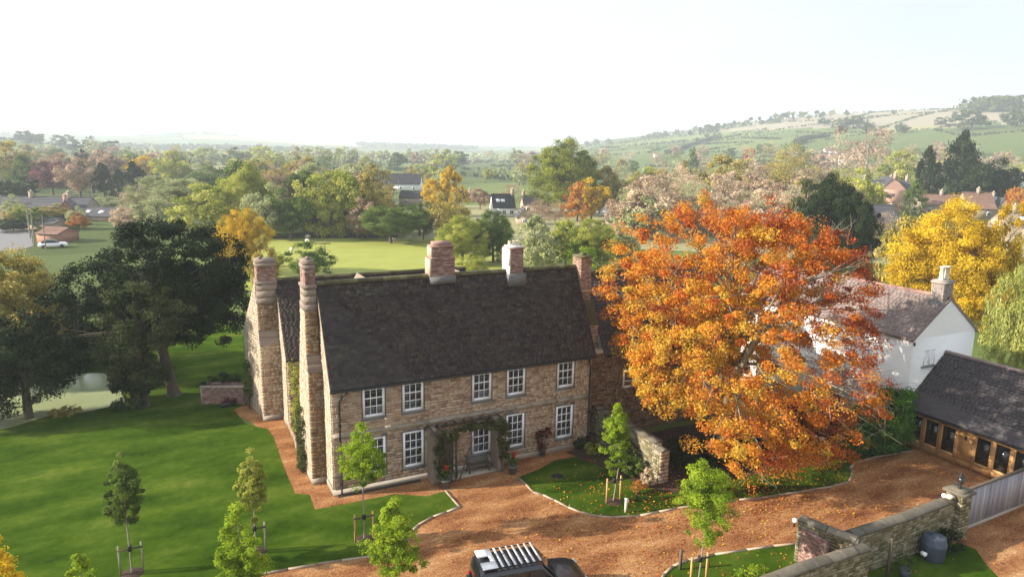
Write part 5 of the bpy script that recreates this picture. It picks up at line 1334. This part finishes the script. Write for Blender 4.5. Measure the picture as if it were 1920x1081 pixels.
# sheep
SHEEP = []
for i, (u, v) in enumerate([(547, 474), (576, 457), (578, 449), (735, 455), (769, 451)]):
    p = G0(u, v); o = thing('sheep', ['white sheep low in the paddock left of the shrub', 'white sheep above the dark shrub in the paddock', 'sheep grazing farthest back near the hedge', 'sheep lying under the spreading paddock tree', 'sheep in the shade right of the paddock tree'][i], 'sheep', tuple(p), rng.uniform(0, 6))
    mb = MB(); an = np.linspace(0, math.pi, 9); loft(mb, [(x, .02 + .30 * math.sin(t) ** .6, .62 - .30 * math.sin(t) ** .5, .64 + .34 * math.sin(t) ** .5, 2.2) for t, x in zip(np.linspace(.02, math.pi - .02, 9), np.linspace(-.6, .6, 9))], n=12)
    loft(mb, [(.5, .12, .6, .95, 2), (.7, .11, .55, .85, 2), (.88, .06, .5, .65, 2)], n=12, tone=.2)
    for x in (-.38, .36):
        for y in (-.14, .14): mb.tube([(x, y, .45), (x + .02, y, .22), (x, y, 0)], [.07, .045, .045], 6, .1)
    mb.build('body', M_fleece, o, smooth=True)
# paddock fence at the back, hedge lines
def hedge_line(pts, h, wd, leaf, label, n, name='hedge', lf=.3):
    rg = np.random.default_rng(hash_(label)); P = []
    for a, b in zip(pts, pts[1:]):
        a, b = np.array(a), np.array(b); k = max(2, int(np.linalg.norm(b - a) / (wd * .45)))
        t = rg.uniform(size=k)[:, None]; q = a + (b - a) * t; q = q[:, :2] + rg.normal(size=(k, 2)) * wd * .25
        P.append(np.column_stack([q, terr(q[:, 0], q[:, 1]) + h * rg.uniform(.25, .8, k)]))
    P = np.vstack(P); o0 = P.mean(0); o0[2] = 0; d = rg.normal(size=P.shape); d[:, 2] = np.abs(d[:, 2])
    mb = MB(); foliage(mb, rg, P - o0, d, n, h * .42, lf); o = mb.build(name, LM[leaf], None, tuple(o0))
    return tag(o, label, 'hedge')
hp = lambda pts: [tuple(G0(u, v)[:2]) for u, v in pts]
hedge_line(hp([(505, 444), (600, 443), (700, 443), (800, 443)]), 6.0, 3.5, 'dark', 'dark hedge closing the back of the sunny paddock', 14000)
hedge_line(hp([(862, 377), (880, 376), (900, 376)]), 4, 4, 'dark', 'small dark hedge beside the green middle field', 1500, lf=.5)
hedge_line(hp([(1050, 452), (1110, 465), (1180, 480)]), 3.5, 3, 'holm', 'scrubby hedge under the yellow-green orchard trees', 6000)

# ------------------------------------------------------------------ trees one can tell apart: u, base v, top v, width px, kind, leaf, label
BIGU = {330, 470, 458, 733, 868, 925, 1053, 1112, 1545, 1760, 1850, 1690, 1595, 655}
T = [
 (18, 350, 272, 96, 'round', 'olive', 'olive-gold tree at the far left behind the village'),
 (48, 360, 290, 56, 'tall', 'green', 'green tree beside the olive-gold one at the far left'),
 (32, 384, 334, 84, 'round', 'dark', 'dark round tree above the long slate roof'),
 (100, 366, 300, 78, 'wide', 'plum', 'plum-purple tree behind the village chimneys'),
 (92, 345, 296, 70, 'round', 'pink', 'dusky pink tree behind the plum one'),
 (152, 372, 300, 74, 'round', 'pink', 'pinkish-brown round tree left of the dark conifers'),
 (138, 352, 315, 36, 'round', 'orange', 'small salmon-orange tree beside the plum one'),
 (197, 372, 300, 50, 'conifer', 'dark', 'dark conifer, left of the pair'),
 (252, 376, 300, 62, 'conifer', 'dark', 'dark conifer, right and broader of the pair'),
 (228, 374, 316, 40, 'conifer', 'dark', 'short dark conifer between the pair'),
 (266, 345, 292, 54, 'round', 'yellow', 'golden-brown tree top behind the dark conifers'),
 (232, 340, 296, 34, 'round', 'olive', 'small olive tree top left of the golden one'),
 (330, 425, 318, 140, 'wide', 'grey', 'broad silvery grey-green tree behind the oak'),
 (262, 425, 346, 78, 'bare', 'cream', 'bare buff tree rising over the dark oak'),
 (235, 432, 382, 60, 'shrub', 'cream', 'cream feathery shrub left of the buff tree'),
 (385, 445, 352, 120, 'round', 'ygreen', 'pale yellow-green tree right of the grey-green one'),
 (300, 440, 372, 80, 'round', 'grey', 'smaller grey-green tree in front of the broad one'),
 (202, 392, 364, 70, 'shrub', 'grey', 'low pale hedge-like shrub by the grey-roofed building'),
 (95, 412, 382, 86, 'shrub', 'olive', 'pale olive shrub in front of the brick gable'),
 (150, 430, 402, 40, 'shrub', 'orange', 'bright orange bush beside the oak crown'),
 (25, 434, 408, 70, 'shrub', 'dark', 'dark green hedge clump along the grey road'),
 (470, 440, 302, 116, 'tall', 'ygreen', 'tall pale yellow-green tree left of the paddock'),
 (430, 430, 335, 70, 'round', 'ygreen', 'lower yellow-green tree leaning on the tall pale one'),
 (500, 450, 350, 80, 'round', 'grey', 'soft grey-green tree beside the paddock corner'),
 (458, 512, 384, 106, 'round', 'yellow', 'golden yellow tree behind the far chimney'),
 (497, 545, 455, 60, 'shrub', 'olive', 'twiggy olive bush directly behind the far chimney'),
 (535, 372, 312, 64, 'round', 'yellow', 'golden tree in the middle distance left of centre'),
 (575, 372, 300, 66, 'round', 'olive', 'brownish-gold tree right of the golden one'),
 (612, 375, 318, 60, 'round', 'pink', 'brown tree in the middle distance'),
 (545, 450, 356, 80, 'round', 'green', 'dark green round tree at the paddock corner'),
 (592, 444, 336, 96, 'round', 'ygreen', 'yellow-green tree behind the paddock hedge'),
 (650, 444, 320, 86, 'tall', 'ygreen', 'tall yellow-green tree behind the paddock hedge'),
 (690, 445, 330, 56, 'tall', 'olive', 'narrow olive tree beside the tall yellow-green one'),
 (680, 448, 376, 60, 'round', 'pink', 'reddish-brown bush between paddock hedge and trees'),
 (733, 456, 374, 126, 'wide', 'green', 'wide spreading dark green tree standing in the paddock'),
 (794, 450, 382, 44, 'round', 'green', 'small dark tree touching the spreading one'),
 (838, 405, 302, 58, 'tall', 'yellow', 'columnar golden tree in the centre distance'),
 (815, 405, 335, 46, 'round', 'yellow', 'lower golden tree beside the columnar one'),
 (838, 452, 366, 92, 'round', 'olive', 'olive green tree behind the ridge chimney'),
 (868, 497, 398, 110, 'round', 'ygreen', 'leafy yellow-green tree right of the brick ridge chimney'),
 (925, 492, 388, 92, 'round', 'green', 'mid green tree joined to the leafy yellow-green one'),
 (1002, 508, 404, 84, 'tall', 'grey', 'pale green orchard tree with forked trunk'),
 (1053, 402, 254, 150, 'round', 'oak', 'great green oak standing high on the horizon'),
 (1082, 415, 340, 62, 'tall', 'orange', 'salmon orange tree at the foot of the great oak'),
 (1108, 415, 338, 66, 'round', 'yellow', 'orange-gold tree left of the white cottage'),
 (1060, 500, 418, 90, 'round', 'ygreen', 'yellow-green orchard tree behind the pale chimney'),
 (1112, 505, 404, 112, 'round', 'ygreen', 'large yellow-green tree behind the east chimney'),
 (1165, 500, 425, 80, 'round', 'grey', 'grey-green tree behind the left of the beech'),
 (1090, 512, 450, 70, 'shrub', 'lime', 'bright low willow-like shrub behind the east chimney'),
 (584, 522, 461, 86, 'shrub', 'green', 'round green shrub behind the near chimney'),
 (520, 500, 470, 34, 'shrub', 'ygreen', 'small light shrub at the paddock edge'),
 (880, 520, 478, 60, 'shrub', 'ygreen', 'bright bush just behind the slate ridge'),
 (1015, 425, 372, 60, 'bare', 'pink', 'bare pinkish tree right of the small pale gable'),
 (1040, 428, 378, 50, 'bare', 'pink', 'bare pinkish tree under the great oak'),
 (955, 402, 345, 50, 'bare', 'pink', 'bare rosy-brown tree by the skylight house'),
 (900, 392, 352, 40, 'round', 'pink', 'rosy-brown tree left of the skylight house'),
 (1295, 335, 274, 26, 'conifer', 'green', 'small dark conifer low on the green hill'),
 (1404, 318, 279, 24, 'round', 'orange', 'little orange tree at the field foot'),
 (1465, 400, 268, 116, 'bare', 'olive', 'tall bare trees with ivied trunks behind the beech'),
 (1500, 400, 290, 80, 'bare', 'cream', 'bare buff tree right of the ivied trunks'),
 (1350, 400, 300, 100, 'round', 'olive', 'hazy olive tree above the beech top'),
 (1290, 412, 318, 90, 'bare', 'cream', 'bare buff tree left of the tile-roofed house'),
 (1240, 405, 320, 90, 'bare', 'cream', 'bare buff tree above the left of the beech'),
 (1200, 400, 330, 80, 'bare', 'pink', 'bare pink-brown tree right of the white cottage'),
 (1225, 440, 372, 100, 'bare', 'pink', 'bare pinkish tree touching the beech top left'),
 (1410, 390, 315, 80, 'round', 'pink', 'russet tree beside the brown-red roof'),
 (1380, 360, 300, 60, 'round', 'olive', 'small olive tree behind the long brown roof'),
 (1615, 350, 234, 108, 'bare', 'pink', 'tall bare tree with fine brown twigs beyond the pink house'),
 (1570, 345, 262, 70, 'bare', 'cream', 'bare pale tree left of the tall one'),
 (1682, 366, 290, 84, 'round', 'ygreen', 'yellow-green tree behind the pink gabled house'),
 (1731, 392, 266, 58, 'conifer', 'dark', 'slender blackish conifer left of the dark cypress'),
 (1790, 392, 250, 78, 'tall', 'dark', 'tall dark cypress-like tree with lighter top'),
 (1800, 390, 248, 44, 'tall', 'green', 'lit green top beside the tall dark cypress'),
 (1825, 398, 306, 90, 'round', 'dark', 'rounded dark tree right of the cypress'),
 (1868, 396, 304, 92, 'round', 'dark', 'dark holm-like tree near the right edge'),
 (1708, 404, 336, 44, 'conifer', 'green', 'small bright conifer right of the pink gable'),
 (1545, 510, 318, 150, 'tall', 'dark', 'dark cedar-like evergreen behind the beech'),
 (1595, 520, 352, 100, 'round', 'dark', 'lower dark evergreen leaning right of the cedar'),
 (1505, 470, 345, 80, 'round', 'holm', 'olive-lit evergreen left of the cedar'),
 (1530, 505, 400, 100, 'bare', 'pink', 'bare reddish tree between beech and cedar'),
 (1760, 615, 360, 225, 'round', 'yellow', 'large golden yellow tree behind the white house'),
 (1852, 625, 392, 120, 'round', 'yellow', 'right-hand golden tree merging with the large one'),
 (1688, 590, 398, 110, 'round', 'olive', 'bronze-gold tree at the left of the golden one'),
 (1908, 420, 342, 50, 'round', 'orange', 'peach coloured tree cut by the right edge'),
 (1888, 470, 400, 60, 'bare', 'cream', 'bare buff shrub near the skylight house'),
 (1648, 470, 396, 70, 'bare', 'cream', 'bare willow scrub below the pink gabled house'),
]
for (u, vb, vt, wp, kd, lf, lb) in T:
    tree_px(u, vb, vt, wp, kd, lf, lb, lod=-1 if u in BIGU else None, bark=M_palebark if kd == 'bare' else None)
p_ = np.array([46.0, -6.0, 0.0]); tree_px(1925, 715, 478, 150, 'weep', 'willow', 'pale green weeping willow at the right edge', lod=0)

# orchard, village and farmland trees seen only as soft crowns: same kinds, one object each
rg = np.random.default_rng(99)
SCAT = []
ORD = 'first second third fourth fifth sixth seventh eighth ninth tenth eleventh twelfth thirteenth fourteenth fifteenth sixteenth seventeenth eighteenth nineteenth twentieth'.split()
def ordinals():
    by = {}
    for u, kd, lf, o in SCAT: by.setdefault(o['label'], []).append((u, o))
    for lb, l in by.items():
        if 1 < len(l) <= 20:
            for k, (u, o) in enumerate(sorted(l, key=lambda t: t[0])): o['label'] = ORD[k] + ' ' + lb + ', from left'
def scatter(n, us, vs, hs, kinds, leaves, group, lab, ws=(.8, 1.2)):
    for i in range(n):
        u, v = rg.uniform(*us), rg.uniform(*vs)
        p = G(u, v); D = float(np.dot(p - CAM, FW)); h = rg.uniform(*hs)
        kd = kinds[rg.integers(len(kinds))]; lf = leaves[rg.integers(len(leaves))]
        lod = 1 if D < 330 else 2
        p[2] = float(terr(p[0], p[1])) - .1
        o = tree_at(p, h * rg.uniform(*ws), h, kd, lf, lab[lf] if isinstance(lab, dict) else lab, group, lod, bark=M_palebark if kd == 'bare' else None)
        pre = {'bare': 'bare-twigged ', 'round': 'round-crowned ', 'tall': 'tall narrow ', 'shrub': 'low bushy '}[kd]
        o['label'] = pre + o['label'].replace(' leafless', '')
        SCAT.append((u, kd, lf, o))
LB = lambda where: dict(ygreen='soft yellow-green tree ' + where, olive='olive-gold tree ' + where, grey='pale grey-green tree ' + where, cream='buff leafless tree ' + where, pink='rosy-brown tree ' + where, green='mid green tree ' + where, yellow='golden tree ' + where, orange='orange tree ' + where, dark='dark evergreen ' + where)
scatter(34, (380, 700), (330, 425), (9, 15), ['round', 'tall', 'bare'], ['ygreen', 'olive', 'grey', 'pink', 'green'], 'village trees left of the barn', LB('among the village trees left of the barn'))
scatter(24, (0, 400), (325, 355), (8, 14), ['round', 'tall'], ['ygreen', 'olive', 'grey', 'pink', 'green', 'dark'], 'village trees at the far left', LB('among the village trees at the far left'))
scatter(62, (1120, 1640), (330, 425), (8, 14), ['round', 'bare', 'bare', 'tall'], ['cream', 'olive', 'pink', 'ygreen', 'cream', 'grey', 'olive'], 'hazy village trees above the beech', LB('in the hazy village above the beech'))
scatter(40, (1480, 1930), (300, 352), (8, 14), ['round', 'bare', 'tall'], ['cream', 'olive', 'pink', 'grey', 'green', 'ygreen'], 'village trees at the far right', LB('in the village at the far right'))
scatter(90, (0, 1060), (297, 322), (9, 17), ['round', 'tall'], ['ygreen', 'olive', 'grey', 'pink', 'grey', 'green'], 'hazy plain trees', LB('on the hazy plain'), (.9, 1.5))
scatter(80, (1080, 1930), (290, 330), (8, 15), ['round', 'bare'], ['cream', 'olive', 'grey', 'pink', 'green'], 'trees at the foot of the hill', LB('at the foot of the green hill'), (.9, 1.5))
scatter(14, (700, 1000), (335, 350), (6, 10), ['round'], ['grey', 'ygreen', 'olive'], 'trees edging the middle fields', LB('edging the middle fields'))
scatter(46, (1180, 1500), (402, 450), (7, 11), ['bare', 'bare', 'round', 'shrub'], ['cream', 'pink', 'cream', 'grey'], 'thickets behind the beech', LB('in the thicket behind the beech'), (.9, 1.3))
scatter(16, (560, 800), (436, 446), (5, 9), ['round', 'shrub'], ['green', 'pink', 'olive', 'ygreen'], 'trees along the paddock hedge', LB('along the paddock hedge'))
scatter(9, (0, 250), (405, 430), (3, 5), ['shrub', 'round'], ['olive', 'grey', 'green', 'ygreen'], 'garden trees at the far left', LB('in the gardens at the far left'))
# lone trees on the skyline and hillside
for i, (u, v, h, wf) in enumerate([(1206, 257, 9, 1.4), (1216, 257, 10, 1.3), (1228, 255, 13, 1.4), (1240, 254, 12, 1.3), (1248, 253, 13, 1.3), (1268, 251, 13, 1.1), (1338, 242, 11, 1.0), (1352, 240, 10, 1.3), (1430, 230, 8, 1.2), (1516, 221, 10, 1.0), (1675, 213, 9, 1), (1118, 268, 14, 1.2), (1142, 266, 13, 1.4), (1100, 272, 14, 1.2)]):
    for dv in (3, 6, 10):
        p = G(u, v + dv)
        if np.linalg.norm(p - CAM) < 4000: break
    SCAT.append((u, 0, 0, tree_at(p - np.array([0, 0, .3]), h * wf, h, 'round', 'holm', 'small dark tree silhouetted on the hill crest', 'trees along the hill crest', 2)))
for (u, v, h, wf) in [(1345, 262, 12, 1.2), (1325, 258, 9, 1.2), (1308, 268, 9, 1.1), (1820, 243, 22, 1.7), (1905, 238, 24, 1.2), (1790, 222, 10, 1), (1765, 238, 12, 1.8), (1690, 250, 15, 1.2), (1600, 240, 18, 2.0), (1575, 245, 16, 1.4), (1625, 246, 16, 1.4), (1545, 236, 12, 2.0)]:
    p = G(u, v); SCAT.append((u, 0, 0, tree_at(p - np.array([0, 0, .3]), h * wf, h, 'round', 'holm', 'lone rounded tree on the open hillside', 'trees on the open hillside', 2)))
for (u, v, h, wf) in [(42, 266, 14, 1.6), (60, 266, 15, 1.5), (72, 268, 13, 1.4), (116, 277, 16, 1.6), (178, 292, 20, 1.3), (205, 292, 17, 1.5), (160, 292, 16, 1.4)]:
    p = G(u, v + 2); SCAT.append((u, 0, 0, tree_at(p - np.array([0, 0, .3]), h * wf, h, 'round', 'holm', 'hazy tree on the low hill at the far left', 'trees on the low left hill', 2)))
ordinals()
# wood on the hilltop at the right, hedgerows, far woods: masses nobody could count
def mass(name, pts, hgt, wd, leaf, label, per, lf, cat):
    r2 = np.random.default_rng(hash_(label)); P = []
    for (x, y) in pts:
        k = per; q = np.array([x, y]) + r2.normal(size=(k, 2)) * wd * .5
        P.append(np.column_stack([q, terr(q[:, 0], q[:, 1]) + hgt * r2.uniform(.15, .9, k)]))
    P = np.vstack(P); o0 = np.array([P[:, 0].mean(), P[:, 1].mean(), 0]); mb = MB()
    cards(mb, P - o0, lf * r2.uniform(.6, 1.4, len(P)), r2, tone=r2.uniform(size=len(P)), aspect=.9)
    return tag(mb.build(name, LM[leaf], None, tuple(o0), kind='stuff'), label, cat)
wp = [tuple(G(u, 209)[:2]) for u in np.linspace(1832, 1898, 16)]
mass('hilltop_wood', wp, 22, 22, 'holm', 'dense wood crowning the hilltop at the right', 60, 7, 'wood')
q = np.column_stack([rg.uniform(-900, 4200, 330000), rg.uniform(250, 4500, 330000)])
r_ = np.hypot(q[:, 0] - CAM[0], q[:, 1] - CAM[1]); azq = np.degrees(np.arctan2(q[:, 0] - CAM[0], q[:, 1] - CAM[1]))
ok = (np.abs(azq - math.degrees(-YAW)) < 46) & (r_ > 420) & (r_ < 6000); q = q[ok]; r_ = r_[ok]
i1, dd, i2 = field_near(q[:, 0], q[:, 1])
K = np.array([1, 1.3]); s1, s2, qs = FS[i1] * K, FS[i2] * K, q * K
qh = (qs + (s2 - s1) * ((((qs - s2) ** 2).sum(1) - ((qs - s1) ** 2).sum(1)) / (2 * ((s2 - s1) ** 2).sum(1)))[:, None]) / K
hq = qh[(dd < 26) & (FTN[i1] != FTN[i2]) & (r_ < 3000)]
mass('hedgerows', hq[:26000], 2.6, 1.6, 'holm', 'hazy hedgerows dividing the distant fields', 3, 2.4, 'hedges')
fw_ = [tuple(x) for x in q[(dd > 10) & (r_ > 1500) & (r_ < 4200)]]
ww = [f for f in fw_ if (math.sin(f[0] * .004 + 1) * math.cos(f[1] * .0035) > .62)][:1600]
mass('far_woods', ww, 14, 30, 'holm', 'blue-hazed woods across the far plain', 10, 13, 'woods')
mid = [tuple(x[:2]) for x in [G(u, v) for u, v in zip(rg.uniform(180, 1000, 150), rg.uniform(294, 304, 150))]]
mass('far_treeline', mid, 11, 14, 'grey', 'soft grey treeline across the plain', 24, 4, 'trees')
# dark hedge curving up the hill
for pts, lb in (([(1252, 288), (1275, 283), (1295, 274), (1318, 268), (1335, 261)], 'dark hedge running diagonally up the green hill'), ([(1499, 272), (1502, 264), (1520, 261), (1548, 258)], 'dark hedge curving round the pale field corner')):
    g3 = [G(u, v) for u, v in pts]; pp = []
    for a, b in zip(g3, g3[1:]): pp += [tuple((a + (b - a) * t)[:2]) for t in np.linspace(0, 1, 14)]
    tag(mass('hedge', pp, 5, 5, 'dark', lb, 22, 3.2, 'hedge'), lb, 'hedge')

# ------------------------------------------------------------------ haze
hm = bpy.data.materials.new('haze'); hm.use_nodes = True
n_ = hm.node_tree.nodes; n_.clear()
vo = n_.new('ShaderNodeVolumePrincipled'); ho = n_.new('ShaderNodeOutputMaterial')
vo.inputs['Color'].default_value = (.80, .89, 1.0, 1); vo.inputs['Density'].default_value = 3.7e-4; vo.inputs['Anisotropy'].default_value = .2
hm.node_tree.links.new(vo.outputs[0], ho.inputs['Volume'])
hz = MB().box(CAM[0] - 9700, CAM[0] + 9700, CAM[1] - 9700, CAM[1] + 9700, -1.5, 190).build('haze', hm, kind='stuff')
print('objects', len(bpy.data.objects), 'faces', sum(len(m.polygons) for m in bpy.data.meshes))
